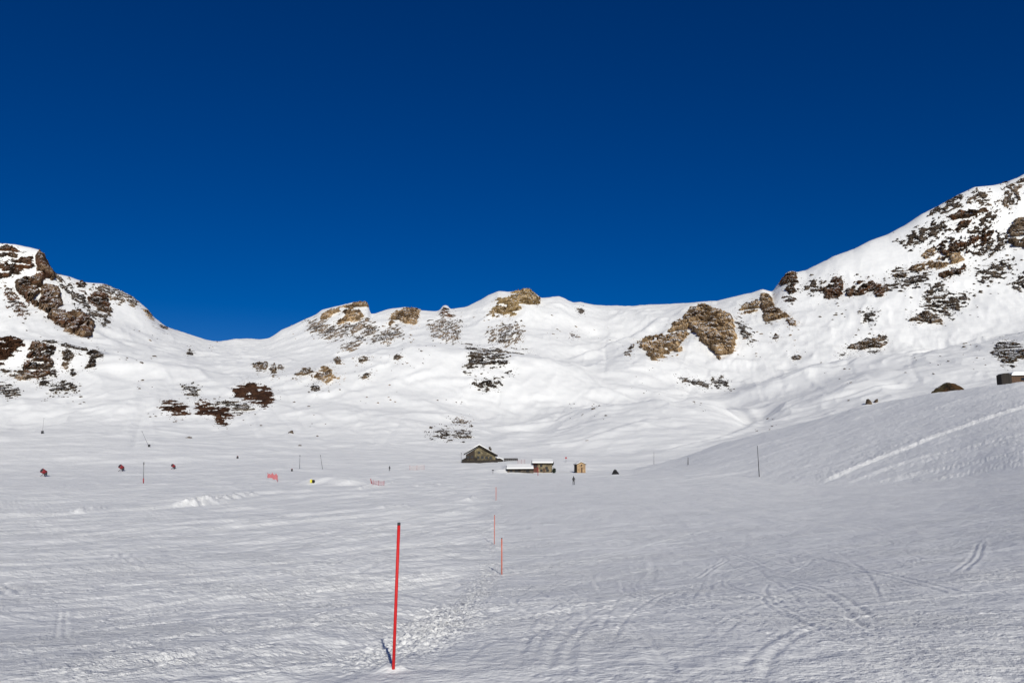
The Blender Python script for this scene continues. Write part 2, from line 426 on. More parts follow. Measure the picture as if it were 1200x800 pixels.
def road(pts, k, w):
    """a track levelled into a mountainside: nearer edge raised, far edge cut in"""
    L = catmull(polyline(pts, 380.0))
    b = along(L, w * 3.2)
    if b is None: return
    rs, cs, d, sg, run, tot = b
    yl = np.interp(XX[rs, cs], *(lambda o: (L[o, 0], L[o, 1]))(np.argsort(L[:, 0])))
    away = np.sign(YY[rs, cs] - yl) * d
    end = smooth(0, 0.06 * tot, run) * smooth(0, 0.06 * tot, tot - run)
    Z[rs, cs] += np.where(d < w * 3.2, -1.35 * k * away * np.exp(-(d / w) ** 2) * end, 0)
for k, (pts, kk, w, lump, ll) in enumerate([
    ([(955,567),(1000,550),(1060,527),(1120,504),(1192,480),(1230,468)], .60, .6, .40, 1.0),
    ([(985,568),(1040,549),(1100,532),(1160,519),(1204,508),(1240,500)], .36, .5, .25, 3.0),
    ([(1000,569),(1075,555),(1140,543),(1204,530),(1240,523)], .36, .45, .2, 3.5),
    ([(1060,567),(1130,556),(1204,543),(1240,537)], .32, .4, .2, 3.5),
    ([(1010,560),(1070,543),(1150,525),(1204,513)], .25, .35, .2, 3.0),
    ([(1030,566),(1090,554),(1160,540),(1204,532)], .25, .35, .2, 3.0),
    ([(1100,561),(1150,550),(1204,538)], .22, .35, .2, 3.0),
    ([(1070,500),(1120,486),(1204,470)], .16, .5, .5, 1.2), ([(1100,474),(1160,464)], .15, .5, .5, 1.2), ([(1000,500),(1070,484),(1140,470)], .12, .6, .5, 1.2),
    ([(880,540),(940,520),(1000,506)], .12, .6, .6, 1.2), ([(850,545),(900,533)], .12, .6, .6, 1.2)]):
    bench(pts, kk, w, lump, ll, k)
for pts, kk, w in [
    ([(1230,384),(1170,394),(1120,404),(1060,414),(1000,422),(950,430),(905,446),(860,461)], .30, 4.5),
    ([(860,461),(820,463),(785,462),(755,456),(735,446)], .22, 4.0),
    ([(545,409),(580,412),(612,415),(650,424),(690,432)], .22, 4.0),
    ([(772,372),(742,392),(705,408),(668,422)], .42, 15.0), ([(668,424),(690,440),(715,456),(740,470),(800,478)], .22, 9.0),
    ([(-20,516),(80,512),(170,509),(240,513)], .14, 5.0), ([(250,534),(330,528),(420,522),(500,515),(560,508)], .12, 5.0),
    ([(560,500),(610,497),(660,488),(700,476)], .28, 7.0), ([(480,470),(540,466),(600,474),(660,470)], .12, 6.0),
    ([(640,520),(690,512),(760,490)], .22, 6.0), ([(300,520),(350,523),(400,520)], .2, 3.0),
    ([(850,474),(878,486),(882,496),(862,506),(815,519),(770,529)], .34, 5.0), ([(890,494),(940,478),(1000,462),(1060,446)], .34, 6.0),
    ([(20,546),(120,543),(230,541)], .16, 3.0), ([(100,530),(200,532),(290,545)], .14, 4.0), ([(420,540),(480,536),(540,532)], .14, 3.5),
    ([(280,432),(340,424),(420,411),(500,402),(560,408),(640,420)], .18, 6.0), ([(470,450),(520,442),(580,446)], .16, 8.0), ([(380,470),(440,452),(500,430)], .16, 8.0)]:
    road(pts, kk, w)
# single ski tracks
TR = [
 ([(613,773),(633,740),(667,720),(693,714)], .035, .06, .12), ([(653,796),(658,760),(673,740),(687,727),(713,712),(760,700)], .05, .07, .14),
 ([(543,782),(550,770),(573,753),(592,747)], .03, .05, 0), ([(733,727),(753,747),(773,773),(790,797)], .035, .06, .1), ([(693,672),(698,682),(704,692)], .05, .07, 0),
 ([(728,680),(731,694)], .04, .05, 0), ([(760,648),(765,665),(761,683)], .05, .1, .12), ([(813,678),(830,667),(852,654)], .05, .08, .2),
 ([(1120,671),(1140,655),(1148,636)], .05, .07, .15), ([(988,719),(1003,727),(1018,735),(1034,739)], .05, .06, 0), ([(1027,770),(1063,785),(1085,799)], .03, .06, .2),
 ([(927,687),(953,693)], .05, .06, 0), ([(700,640),(760,636),(820,640),(870,652),(910,668)], .03, .07, .2), ([(640,640),(700,625),(770,618),(850,612)], .04, .1, .3),
 ([(820,760),(870,720),(950,690),(1060,670),(1190,660)], .018, .05, .18), ([(880,800),(900,760),(960,730),(1040,716)], .03, .06, .18),
 ([(620,700),(660,680),(720,668),(800,664)], .025, .06, .2),
 ([(167,780),(233,763),(276,755)], .09, .09, 0), ([(310,744),(353,735),(380,727)], .07, .08, 0), ([(0,748),(100,733),(200,718),(245,709)], .05, .07, .12),
 ([(70,750),(73,712)], .04, .05, .1), ([(133,647),(167,669)], .09, .14, .3), ([(150,643),(180,666)], .08, .12, 0), ([(-4,680),(20,698)], .10, .12, .3),
 ([(0,795),(120,765),(240,735),(330,716),(430,700)], .05, .07, .15), ([(40,800),(160,786),(300,765),(420,752)], .05, .07, .15), ([(250,800),(330,785),(400,778)], .05, .06, 0),
 ([(390,708),(420,716),(450,712),(500,702)], .05, .07, 0), ([(255,735),(275,742),(310,738)], .05, .07, 0), ([(350,715),(372,722),(398,722)], .06, .07, .1),
 ([(0,660),(90,650),(180,632),(260,622),(360,612)], .06, .14, .4), ([(20,700),(150,684),(290,672),(410,650),(500,640)], .06, .12, .3), ([(100,720),(260,690),(400,672),(540,650)], .05, .1, .2),
 ([(300,700),(420,684),(540,672)], .05, .08, .2), ([(330,650),(450,630),(560,622)], .06, .12, .25), ([(60,630),(200,618),(330,604),(420,600)], .08, .2, .5),
]
for pts, dep, w, gap in TR:
    ski_track(catmull(polyline(pts)), dep * .75, w, gap)
# many more crossing the skied-out left side
for k in range(150):
    py = 575 + 225 * random.random() ** 0.8
    px = random.uniform(-60, 430)
    p = SV.at(px, py)
    a0 = math.radians(random.gauss(61, 9)); L = random.uniform(6, 26) * (0.35 + p.y / 25)
    bend = random.uniform(-0.25, 0.25)
    pts = [(p.x + L * t * math.cos(a0 + bend * t), p.y + L * t * math.sin(a0 + bend * t)) for t in (0, .25, .5, .75, 1)]
    ski_track(catmull(np.array(pts), 5), random.uniform(.02, .06) * (0.4 + min(p.y / 25, 1.2)), random.uniform(.05, .09) * (0.7 + p.y / 50), random.choice((0, .12, .2)))
for k in range(95):
    px, py = random.uniform(600, 1250), 585 + 190 * random.random()
    p = SV.at(px, py)
    a0 = math.radians(random.gauss(91, 11)); L = random.uniform(7, 22) * (0.4 + p.y / 22)
    bend = random.uniform(-.22, .22)
    pts = [(p.x + L * t * math.cos(a0 + bend * t), p.y + L * t * math.sin(a0 + bend * t)) for t in (0, .25, .5, .75, 1)]
    ski_track(catmull(np.array(pts), 5), random.uniform(.010, .026), random.uniform(.035, .05), random.choice((0, .14, .2)))
# old ski lines and little slides down the bowl
for k in range(46):
    px, py = random.choice([(random.uniform(430, 720), random.uniform(425, 470)), (random.uniform(690, 1100), random.uniform(400, 470)), (random.uniform(130, 420), random.uniform(430, 470)), (random.uniform(560, 900), random.uniform(370, 400))])
    lean = random.uniform(-50, 50); L = random.uniform(25, 75); bow = random.uniform(-14, 14)
    pts = [(px + lean * t + bow * math.sin(math.pi * t), py + L * t) for t in (1, .75, .5, .25, 0)]
    ridge(pts, random.choice((-.45, -.35, .3)), random.uniform(1.6, 2.6), .6, 9, rmin=400.0, seed=400 + k)
# the jump mound
SV.refresh()
kp = SV.at(386, 567)
KX, KY = kp.x, kp.y + 4.0
du, dv = (XX - KX) / 7.0, (YY - KY) / 8.5
Z += 1.3 * (1 - smooth(0.35, 1.4, np.sqrt(np.abs(du) ** 2.4 + np.abs(dv) ** 2.4)))
Z += -0.6 * np.exp(-(((XX - KX - 9) / 4.0) ** 2 + ((YY - KY - 1) / 3.5) ** 2))
SV.refresh()
# a little collar of packed snow round the nearest pole
cp = SV.at(461, 783)
dd = np.hypot(XX - cp.x, YY - cp.y)
Z = Z + 0.035 * np.exp(-((dd - 0.07) / 0.07) ** 2) * (dd < 0.5)
# snow raised behind and left of the barn, added to hide its shadow
bp = SV.at(610, 553.4, 100); hp = SV.at(637.5, 553.6, 100)
for c0, c1, zt, y0 in ((bp.x - 5.2, bp.x + 5.2, bp.z + 3.05, bp.y + 3.3), (bp.x - 9.0, bp.x - 5.0, bp.z + 1.15, bp.y - 0.2)):
    edge = smooth(-2.5, 1.0, XX - c0) * smooth(-.5, .5, c1 - XX) * smooth(-.4, 0.2, YY - y0) * (1 - smooth(22, 40, YY - y0))
    Z = Z + np.maximum(zt - 0.02 * (YY - y0) - Z, 0) * edge
SV.refresh()

# ---------------------------------------------------------------- materials
def nodes(name):
    m = bpy.data.materials.new(name); m.use_nodes = True
    nt = m.node_tree; b = nt.nodes["Principled BSDF"]
    return m, nt, b
def N(nt, kind, **kw):
    n = nt.nodes.new(kind)
    for k, v in kw.items():
        if k in n.inputs.keys(): n.inputs[k].default_value = v
        else: setattr(n, k, v)
    return n
def ramp(nt, fac, stops):
    r = nt.nodes.new("ShaderNodeValToRGB")
    while len(r.color_ramp.elements) > 1: r.color_ramp.elements.remove(r.color_ramp.elements[0])
    r.color_ramp.elements[0].position = stops[0][0]; r.color_ramp.elements[0].color = (*stops[0][1], 1)
    for p, c in stops[1:]:
        e = r.color_ramp.elements.new(p); e.color = (*c, 1)
    nt.links.new(fac, r.inputs[0])
    return r.outputs[0]

def snow_material():
    m, nt, b = nodes("snow")
    tc = N(nt, "ShaderNodeTexCoord")
    b.inputs['Roughness'].default_value = 0.62
    b.inputs['Specular IOR Level'].default_value = 0.25
    n0 = N(nt, "ShaderNodeTexNoise", Scale=0.15, Detail=6.0)
    nt.links.new(tc.outputs['Object'], n0.inputs['Vector'])
    nt.links.new(ramp(nt, n0.outputs['Fac'], [(0.3, (.82, .825, .82)), (0.7, (.885, .885, .875))]), b.inputs['Base Color'])
    patch = N(nt, "ShaderNodeTexNoise", Scale=0.33, Detail=4.0, Roughness=0.55)
    nt.links.new(tc.outputs['Object'], patch.inputs['Vector'])
    prev = None
    for sc, st, dist, det in ((0.9, .6, .28, 5.0), (4.0, .9, .09, 4.0), (17.0, .95, .035, 4.0), (70.0, .9, .012, 2.0)):
        n1 = N(nt, "ShaderNodeTexNoise", Scale=sc, Detail=det, Roughness=0.62)
        nt.links.new(tc.outputs['Object'], n1.inputs['Vector'])
        bp = N(nt, "ShaderNodeBump", Strength=st, Distance=dist)
        nt.links.new(n1.outputs['Fac'], bp.inputs['Height'])
        if sc > 2:      # crusty here, scraped smooth there
            nt.links.new(ramp(nt, patch.outputs['Fac'], [(0.38, (st * .25,) * 3), (0.62, (st,) * 3)]), bp.inputs['Strength'])
        if prev: nt.links.new(prev, bp.inputs['Normal'])
        prev = bp.outputs[0]
    nt.links.new(prev, b.inputs['Normal'])
    return m

def rock_material(name, dark, midc, light, scale=0.12, snowy=0.0, stretch=0.35, rust=None):
    """weathered rock: blotched colour, cracks stretched downhill, snow lying on the flatter ledges"""
    m, nt, b = nodes(name)
    tc = N(nt, "ShaderNodeTexCoord")
    mp = N(nt, "ShaderNodeMapping"); mp.inputs['Scale'].default_value = (1, 1, stretch)
    nt.links.new(tc.outputs['Object'], mp.inputs['Vector'])
    n1 = N(nt, "ShaderNodeTexNoise", Scale=scale, Detail=9.0, Roughness=0.68)
    nt.links.new(mp.outputs[0], n1.inputs['Vector'])
    n0 = N(nt, "ShaderNodeTexNoise", Scale=scale * 0.35, Detail=3.0)
    nt.links.new(tc.outputs['Object'], n0.inputs['Vector'])
    sm = N(nt, "ShaderNodeMath", operation='MULTIPLY_ADD'); nt.links.new(n0.outputs['Fac'], sm.inputs[0]); sm.inputs[1].default_value = 1.5
    nt.links.new(n1.outputs['Fac'], sm.inputs[2])
    hf = N(nt, "ShaderNodeMath", operation='MULTIPLY'); nt.links.new(sm.outputs[0], hf.inputs[0]); hf.inputs[1].default_value = 0.40
    col = ramp(nt, hf.outputs[0], [(0.41, dark), (0.50, midc), (0.60, light)])
    n3 = N(nt, "ShaderNodeTexNoise", Scale=scale * 4.5, Detail=6.0, Roughness=0.7)
    nt.links.new(mp.outputs[0], n3.inputs['Vector'])
    crack = ramp(nt, n3.outputs['Fac'], [(0.38, (.18, .16, .15)), (0.50, (1, 1, 1))])
    mul = N(nt, "ShaderNodeMix", data_type='RGBA', blend_type='MULTIPLY'); mul.inputs[0].default_value = 0.75
    nt.links.new(col, mul.inputs[6]); nt.links.new(crack, mul.inputs[7])
    out = mul.outputs[2]
    if rust:
        n4 = N(nt, "ShaderNodeTexNoise", Scale=scale * 0.6, Detail=4.0)
        nt.links.new(tc.outputs['Object'], n4.inputs['Vector'])
        f4 = ramp(nt, n4.outputs['Fac'], [(0.48, (0, 0, 0)), (0.60, (1, 1, 1))])
        mx = N(nt, "ShaderNodeMix", data_type='RGBA'); nt.links.new(f4, mx.inputs[0]); nt.links.new(out, mx.inputs[6])
        mx.inputs[7].default_value = (*rust, 1); out = mx.outputs[2]
    if snowy > 0:
        geo = N(nt, "ShaderNodeNewGeometry"); sep = N(nt, "ShaderNodeSeparateXYZ")
        nt.links.new(geo.outputs['Normal'], sep.inputs[0])
        n5 = N(nt, "ShaderNodeTexNoise", Scale=scale * 3, Detail=5.0, Roughness=0.6)
        nt.links.new(tc.outputs['Object'], n5.inputs['Vector'])
        add = N(nt, "ShaderNodeMath", operation='MULTIPLY_ADD'); nt.links.new(n5.outputs['Fac'], add.inputs[0]); add.inputs[1].default_value = 0.55
        nt.links.new(sep.outputs['Z'], add.inputs[2])
        f = ramp(nt, add.outputs[0], [(1.18 - snowy * 0.45, (0, 0, 0)), (1.22 - snowy * 0.45, (1, 1, 1))])
        # ramp positions end at 1: bring the sum into range
        add2 = N(nt, "ShaderNodeMath", operation='MULTIPLY'); nt.links.new(add.outputs[0], add2.inputs[0]); add2.inputs[1].default_value = 0.7
        f = ramp(nt, add2.outputs[0], [(0.86 - snowy * 0.3, (0, 0, 0)), (0.88 - snowy * 0.3, (1, 1, 1))])
        mx = N(nt, "ShaderNodeMix", data_type='RGBA'); nt.links.new(f, mx.inputs[0]); nt.links.new(out, mx.inputs[6])
        mx.inputs[7].default_value = (.83, .84, .86, 1); out = mx.outputs[2]
    nt.links.new(out, b.inputs['Base Color'])
    b.inputs['Roughness'].default_value = 0.9; b.inputs['Specular IOR Level'].default_value = 0.15
    bp = N(nt, "ShaderNodeBump", Strength=0.8, Distance=1.2)
    nt.links.new(n3.outputs['Fac'], bp.inputs['Height']); nt.links.new(bp.outputs[0], b.inputs['Normal'])
    return m

def plain(name, col, rough=0.7, var=0.15, scale=6.0, metal=0.0, bump=0.0):
    m, nt, b = nodes(name)
    tc = N(nt, "ShaderNodeTexCoord")
    n = N(nt, "ShaderNodeTexNoise", Scale=scale, Detail=5.0, Roughness=0.6)
    nt.links.new(tc.outputs['Object'], n.inputs['Vector'])
    lo = tuple(c * (1 - var) for c in col); hi = tuple(min(1, c * (1 + var)) for c in col)
    nt.links.new(ramp(nt, n.outputs['Fac'], [(0.3, lo), (0.7, hi)]), b.inputs['Base Color'])
    b.inputs['Roughness'].default_value = rough; b.inputs['Metallic'].default_value = metal
    if bump:
        bp = N(nt, "ShaderNodeBump", Strength=0.6, Distance=bump)
        nt.links.new(n.outputs['Fac'], bp.inputs['Height']); nt.links.new(bp.outputs[0], b.inputs['Normal'])
    return m

def masonry(name, a, bcol, mortar, scale):
    m, nt, b = nodes(name)
    tc = N(nt, "ShaderNodeTexCoord")
    v = N(nt, "ShaderNodeTexVoronoi", Scale=scale); nt.links.new(tc.outputs['Object'], v.inputs['Vector'])
    sep = N(nt, "ShaderNodeSeparateColor"); nt.links.new(v.outputs['Color'], sep.inputs[0])
    col = ramp(nt, sep.outputs[0], [(0.1, a), (0.9, bcol)])
    v2 = N(nt, "ShaderNodeTexVoronoi", Scale=scale, feature='DISTANCE_TO_EDGE'); nt.links.new(tc.outputs['Object'], v2.inputs['Vector'])
    f = ramp(nt, v2.outputs['Distance'], [(0.02, (1, 1, 1)), (0.06, (0, 0, 0))])
    mx = N(nt, "ShaderNodeMix", data_type='RGBA'); nt.links.new(f, mx.inputs[0]); nt.links.new(col, mx.inputs[6]); mx.inputs[7].default_value = (*mortar, 1)
    nt.links.new(mx.outputs[2], b.inputs['Base Color']); b.inputs['Roughness'].default_value = 0.9
    return m

def planks(name, a, bcol, scale, axis=0):
    m, nt, b = nodes(name)
    tc = N(nt, "ShaderNodeTexCoord")
    mp = N(nt, "ShaderNodeMapping"); sc = [0.3, 0.3, 0.3]; sc[axis] = scale
    mp.inputs['Scale'].default_value = sc
    nt.links.new(tc.outputs['Object'], mp.inputs['Vector'])
    n = N(nt, "ShaderNodeTexNoise", Scale=1.0, Detail=4.0); nt.links.new(mp.outputs[0], n.inputs['Vector'])
    nt.links.new(ramp(nt, n.outputs['Fac'], [(0.35, a), (0.65, bcol)]), b.inputs['Base Color'])
    b.inputs['Roughness'].default_value = 0.85
    return m

MAT = {
 'snow': snow_material(),
 'tan': rock_material("tan rock", (.11, .068, .038), (.33, .225, .125), (.54, .385, .22), 0.10, 0.35, 0.55),
 'yellow': rock_material("pale yellow rock", (.17, .11, .05), (.40, .285, .14), (.54, .41, .23), 0.10, 0.35, 0.4),
 'grey': rock_material("grey brown rock", (.050, .035, .024), (.15, .104, .066), (.29, .21, .138), 0.13, 0.3, 0.5),
 'rustgrey': rock_material("rusty grey rock", (.045, .028, .017), (.14, .088, .050), (.28, .19, .115), 0.10, 0.3, 0.5, rust=(.10, .048, .026)),
 'brown': rock_material("brown rock", (.030, .019, .012), (.090, .056, .033), (.19, .125, .075), 0.12, 0.25, 0.5, rust=(.12, .055, .025)),
 'earth': rock_material("red brown earth", (.035, .017, .009), (.075, .034, .017), (.12, .060, .032), 0.25, 0.0, 1.0),
 'dark': rock_material("dark rock", (.026, .019, .014), (.070, .050, .035), (.14, .105, .072), 0.25, 0.15, 0.6),
 'green': rock_material("mossy rock", (.014, .011, .008), (.040, .032, .018), (.080, .060, .032), 0.6, 0.15, 0.7, rust=(.085, .045, .02)),
 'black': plain("black rock", (.005, .005, .006), .85, .3, 2.0),
 'red': plain("red plastic pole", (.52, .004, .005), .65, .06, 9.0),
 'orange': plain("faded red pole", (.50, .10, .05), .5, .1, 9.0),
 'pad': plain("red padding", (.30, .018, .025), .6, .15, 5.0),
 'net': plain("red netting", (.62, .20, .21), .8, .1, 12.0),
 'orangenet': plain("pale orange netting", (.72, .46, .36), .8, .1, 12.0),
 'steel': plain("grey galvanised steel", (.16, .165, .17), .45, .12, 5.0, 0.6),
 'darksteel': plain("dark painted steel", (.03, .03, .033), .5, .2, 5.0),
 'timber': planks("dark weathered timber", (.009, .007, .006), (.026, .019, .014), 4.0),
 'brownwood': planks("brown timber boards", (.05, .028, .016), (.12, .066, .036), 5.0),
 'redwood': planks("red brown timber boards", (.07, .022, .016), (.12, .04, .028), 4.0),
 'olivestone': masonry("olive tan masonry", (.07, .055, .03), (.20, .165, .095), (.11, .09, .055), 1.1),
 'smokedwood': planks("smoke dark timber", (.022, .014, .010), (.060, .042, .030), 3.0),
 'stone': masonry("yellow grey masonry", (.11, .085, .048), (.27, .21, .12), (.17, .14, .09), 1.3),
 'darkstone': masonry("dark brown masonry", (.045, .035, .026), (.12, .09, .065), (.08, .065, .05), 1.4),
 'tanstone': masonry("warm tan masonry", (.26, .17, .09), (.42, .29, .16), (.30, .21, .12), 1.8),
 'glass': plain("dark window glass", (.012, .014, .018), .12, .2, 2.0),
 'yellow_pad': plain("yellow padding", (.62, .55, .05), .6, .1, 4.0),
 'jacket': plain("dark blue ski clothing", (.010, .016, .035), .8, .3, 9.0),
 'darkcloth': plain("black ski clothing", (.012, .012, .013), .8, .3, 9.0),
 'skin': plain("skin", (.55, .33, .23), .6, .05, 9.0),
 'helmet': plain("dark helmet shell", (.02, .022, .03), .35, .1, 9.0),
 'shrub': plain("dark conifer needles", (.016, .024, .012), .9, .5, 3.0),
}

# ---------------------------------------------------------------- object helpers
COL = scene.collection
def link(o, parent=None):
    COL.objects.link(o)
    if parent is not None: o.parent = parent
    return o
def tag(o, label=None, cat=None, group=None, kind=None):
    if label: o['label'] = label
    if cat: o['category'] = cat
    if group: o['group'] = group
    if kind: o['kind'] = kind
    return o
def mesh_from(name, verts, faces, mat, smooth_shade=True):
    me = bpy.data.meshes.new(name)
    verts = np.asarray(verts, dtype=np.float32); faces = np.asarray(faces, dtype=np.int32)
    me.vertices.add(len(verts)); me.vertices.foreach_set("co", verts.ravel())
    n = faces.shape[1]
    me.loops.add(faces.size); me.loops.foreach_set("vertex_index", faces.ravel())
    me.polygons.add(len(faces)); me.polygons.foreach_set("loop_start", np.arange(0, faces.size, n, dtype=np.int32))
    me.polygons.foreach_set("use_smooth", np.full(len(faces), smooth_shade, dtype=bool))
    me.materials.append(mat)
    me.update(calc_edges=True); me.validate()
    return me
def empty(name, loc, rz=0.0):
    o = bpy.data.objects.new(name, None); o.empty_display_size = 0.3
    o.location = loc; o.rotation_euler = (0, 0, rz)
    return link(o)

class MB:
    """collects shapes into one mesh"""
    def __init__(self): self.bm = bmesh.new()
    def box(self, c, s, bevel=0.0, rz=0.0):
        r = bmesh.ops.create_cube(self.bm, size=1.0)
        vs = r['verts']
        bmesh.ops.scale(self.bm, vec=s, verts=vs)
        if bevel:
            es = list({e for v in vs for e in v.link_edges})
            g = bmesh.ops.bevel(self.bm, geom=es, offset=bevel, segments=2, affect='EDGES')
            vs = list({v for f in g['faces'] for v in f.verts} | {v for v in vs if v.is_valid})
        if rz: bmesh.ops.rotate(self.bm, cent=(0, 0, 0), matrix=Matrix.Rotation(rz, 3, 'Z'), verts=vs)
        bmesh.ops.translate(self.bm, vec=c, verts=vs)
        return self
    def tube(self, pts, radii, n=10):
        pts = [Vector(p) for p in pts]
        if not hasattr(radii, '__len__'): radii = [radii] * len(pts)
        rings = []
        for i, p in enumerate(pts):
            d = (pts[min(i + 1, len(pts) - 1)] - pts[max(i - 1, 0)]).normalized()
            a = Vector((1, 0, 0)) if abs(d.x) < 0.9 else Vector((0, 1, 0))
            s = d.cross(a).normalized(); t = d.cross(s).normalized()
            rings.append([self.bm.verts.new(p + radii[i] * (math.cos(2*math.pi*k/n) * s + math.sin(2*math.pi*k/n) * t)) for k in range(n)])
        for a, b in zip(rings[:-1], rings[1:]):
            for k in range(n): self.bm.faces.new((a[k], a[(k + 1) % n], b[(k + 1) % n], b[k]))
        self.bm.faces.new(list(reversed(rings[0]))); self.bm.faces.new(rings[-1])
        return self
    def prism(self, outline, y0, y1):
        """outline in the x-z plane, pushed from y0 to y1"""
        a = [self.bm.verts.new((x, y0, z)) for x, z in outline]; b = [self.bm.verts.new((x, y1, z)) for x, z in outline]
        self.bm.faces.new(a); self.bm.faces.new(list(reversed(b)))
        n = len(a)
        for k in range(n): self.bm.faces.new((a[(k + 1) % n], a[k], b[k], b[(k + 1) % n]))
        return self
    def build(self, name, mat, parent=None, smooth_shade=False):
        bmesh.ops.recalc_face_normals(self.bm, faces=self.bm.faces)
        me = bpy.data.meshes.new(name); self.bm.to_mesh(me); self.bm.free()
        me.materials.append(mat)
        if smooth_shade:
            for p in me.polygons: p.use_smooth = True
        return link(bpy.data.objects.new(name, me), parent)

# ---------------------------------------------------------------- the snow: one sheet to beyond the ridges
vv = np.stack([XX, YY, Z], -1).reshape(-1, 3)
idx = np.arange(NR * NC).reshape(NR, NC)
ff = np.stack([idx[:-1, :-1], idx[:-1, 1:], idx[1:, 1:], idx[1:, :-1]], -1).reshape(-1, 4)
ground = link(bpy.data.objects.new("snow_ground", mesh_from("snow_ground", vv, ff, MAT['snow'])))
tag(ground, kind='structure')
del vv, ff

# ---------------------------------------------------------------- rock: outcrops standing out of the snow
def outcrop(name, poly, mat, label, A=7.0, brk=0.45, bs=14.0, crag=3.0, cs=9.0, wpx=5.0, ang=0.0, str_=1.8, margin=7.0, step=0.45, tall=2.2, bias=0.0, cap=1.0, cut=0.0, speck=0.0, up=0.24, group=None, rmin=350.0, cat='rock'):
    """a crag or a bare patch: a slab of the hillside pushed out of the snow, broken by relief noise; its rim dives below the snow.
    A, crag in metres; wpx = width of the rim; brk/bs = how much and how finely the outline is broken; ang = dip of the strata"""
    us, ss = ray([p[0] for p in poly], [p[1] for p in poly])
    PU, PS = us * FPX, -ss * FPX
    u0, u1, s0, s1 = PU.min() - margin, PU.max() + margin, PS.min() - margin, PS.max() + margin
    nu, ns = int((u1 - u0) / step) + 2, int((s1 - s0) / step) + 2
    UU = np.linspace(u0, u1, nu); SS = np.linspace(s0, s1, ns)
    gu, gs = np.meshgrid(UU, SS)
    # signed distance to the outline (positive inside)
    n = len(poly); inside = np.zeros(gu.shape, bool); d = np.full(gu.shape, 1e9)
    for i in range(n):
        ax, ay, bx, by = PU[i], PS[i], PU[(i + 1) % n], PS[(i + 1) % n]
        dx, dy = bx - ax, by - ay
        t = np.clip(((gu - ax) * dx + (gs - ay) * dy) / (dx * dx + dy * dy + 1e-9), 0, 1)
        d = np.minimum(d, np.hypot(gu - ax - t * dx, gs - ay - t * dy))
        cond = ((ay > gs) != (by > gs))
        with np.errstate(divide='ignore', invalid='ignore'):
            xi = (bx - ax) * (gs - ay) / (by - ay + 1e-12) + ax
        inside ^= cond & (gu < xi)
    sd = np.where(inside, d, -d)
    P = np.zeros(gu.shape + (3,))
    for j, U in enumerate(UU):
        u = U / FPX
        col = SV.column(u)
        ok = np.searchsorted(ROWS, rmin)
        c2 = col.copy(); c2[:ok] = -9
        m = np.maximum.accumulate(c2)
        top = int(np.argmax(c2))
        tgt = -SS / FPX
        i = np.clip(np.searchsorted(m, tgt), 1, top)
        a, b = m[i - 1], m[i]
        f = np.clip((tgt - a) / np.maximum(b - a, 1e-9), 0, 1)
        Y = ROWS[i - 1] + f * (ROWS[i] - ROWS[i - 1])
        over = np.maximum(tgt - m[top], 0) * FPX        # past the crest: carry on down the far side
        Y = np.where(over > 0, ROWS[top] + over * 1.2, Y)
        zs = np.interp(Y, ROWS, col) * Y + EYEZ
        P[:, j, 0] = u * Y; P[:, j, 1] = Y; P[:, j, 2] = zs
    ymid = float(np.median(P[..., 1]))
    mpp = ymid / FPX
    x, z = P[..., 0], P[..., 2] * 1.0
    ca, sa = math.cos(ang), math.sin(ang)
    al, ac = x * ca + z * sa, -x * sa + z * ca
    sc = bs * mpp
    seed = (sum(map(ord, label)) * 7) % 9973
    nb = fbm2(al / (sc * str_), ac / sc, 6, seed, 0.70)
    q = np.clip(sd / wpx, -1.6, cap) + brk * nb * 1.6 + bias
    if cut:     # snow filled gullies and ledges running through the rock
        g = fbm2(al / (sc * 2.4) + 40, ac / (sc * .75), 4, seed + 21, 0.55)
        q = q - cut * 3.0 * np.maximum(g - 0.16, 0)
        g2 = fbm2(al / (sc * .9) - 30, ac / (sc * .28), 3, seed + 25, 0.6)
        q = q - cut * 1.6 * np.maximum(g2 - 0.32, 0)
    qm = q
    if speck:   # stones and slabs showing through thin snow round about
        nf = fbm2(al / (sc * .42), ac / (sc * .2), 3, seed + 29, 0.7)
        q = np.maximum(q, 2.4 * (nf - 0.50 / speck) - 0.13 * np.maximum(-sd, 0))
    pp = np.stack([P[..., 0] / cs, P[..., 1] / cs, P[..., 2] / (cs * tall)], -1)
    pp = pp + 0.35 * np.stack([fbm2(x / cs * .7, z / cs * .7, 2, seed + 5), fbm2(x / cs * .7, z / cs * .7, 2, seed + 6), fbm2(x / cs * .5, z / cs * .9, 2, seed + 7)], -1)
    d1, d2, val = worley3(pp * 0.8, seed + 11)
    rg, amp = 0.0, 1.0
    for k in range(4):
        rg = rg + amp * (1 - 2.2 * np.abs(noise3(pp[..., 0] * 1.3 * 2 ** k, pp[..., 1] * 1.3 * 2 ** k, pp[..., 2] * 1.3 * 2 ** k, seed + 13 + k))); amp *= 0.52
    rough = (val - 0.5) * 1.5 + 0.35 * np.clip((d2 - d1) * 2.5, 0, 1) + 0.55 * rg
    lone = smooth(0.0, 0.25, q - qm)          # lone stones stay low
    h = np.where(q > 0, (A * (1 - lone) + 0.9 * lone) * np.tanh(q * 1.3), q * 0.55 * A) + crag * rough * smooth(-0.05, 0.55, q) * (1 - lone)
    az = np.arctan2(P[..., 0], P[..., 1])
    fl = math.sqrt(1 - up * up)
    D = np.stack([-fl * np.sin(az), -fl * np.cos(az), np.full_like(az, up)], -1)
    V = P + D * h[..., None]
    keep = (q > -1.3) & (sd > -margin)
    iv = np.arange(nu * ns).reshape(ns, nu)
    f4 = np.stack([iv[:-1, :-1], iv[1:, :-1], iv[1:, 1:], iv[:-1, 1:]], -1).reshape(-1, 4)
    kf = keep.reshape(-1)[f4].any(1)
    yy = P[..., 1].reshape(-1)[f4]
    kf &= (yy.max(1) - yy.min(1)) < 60
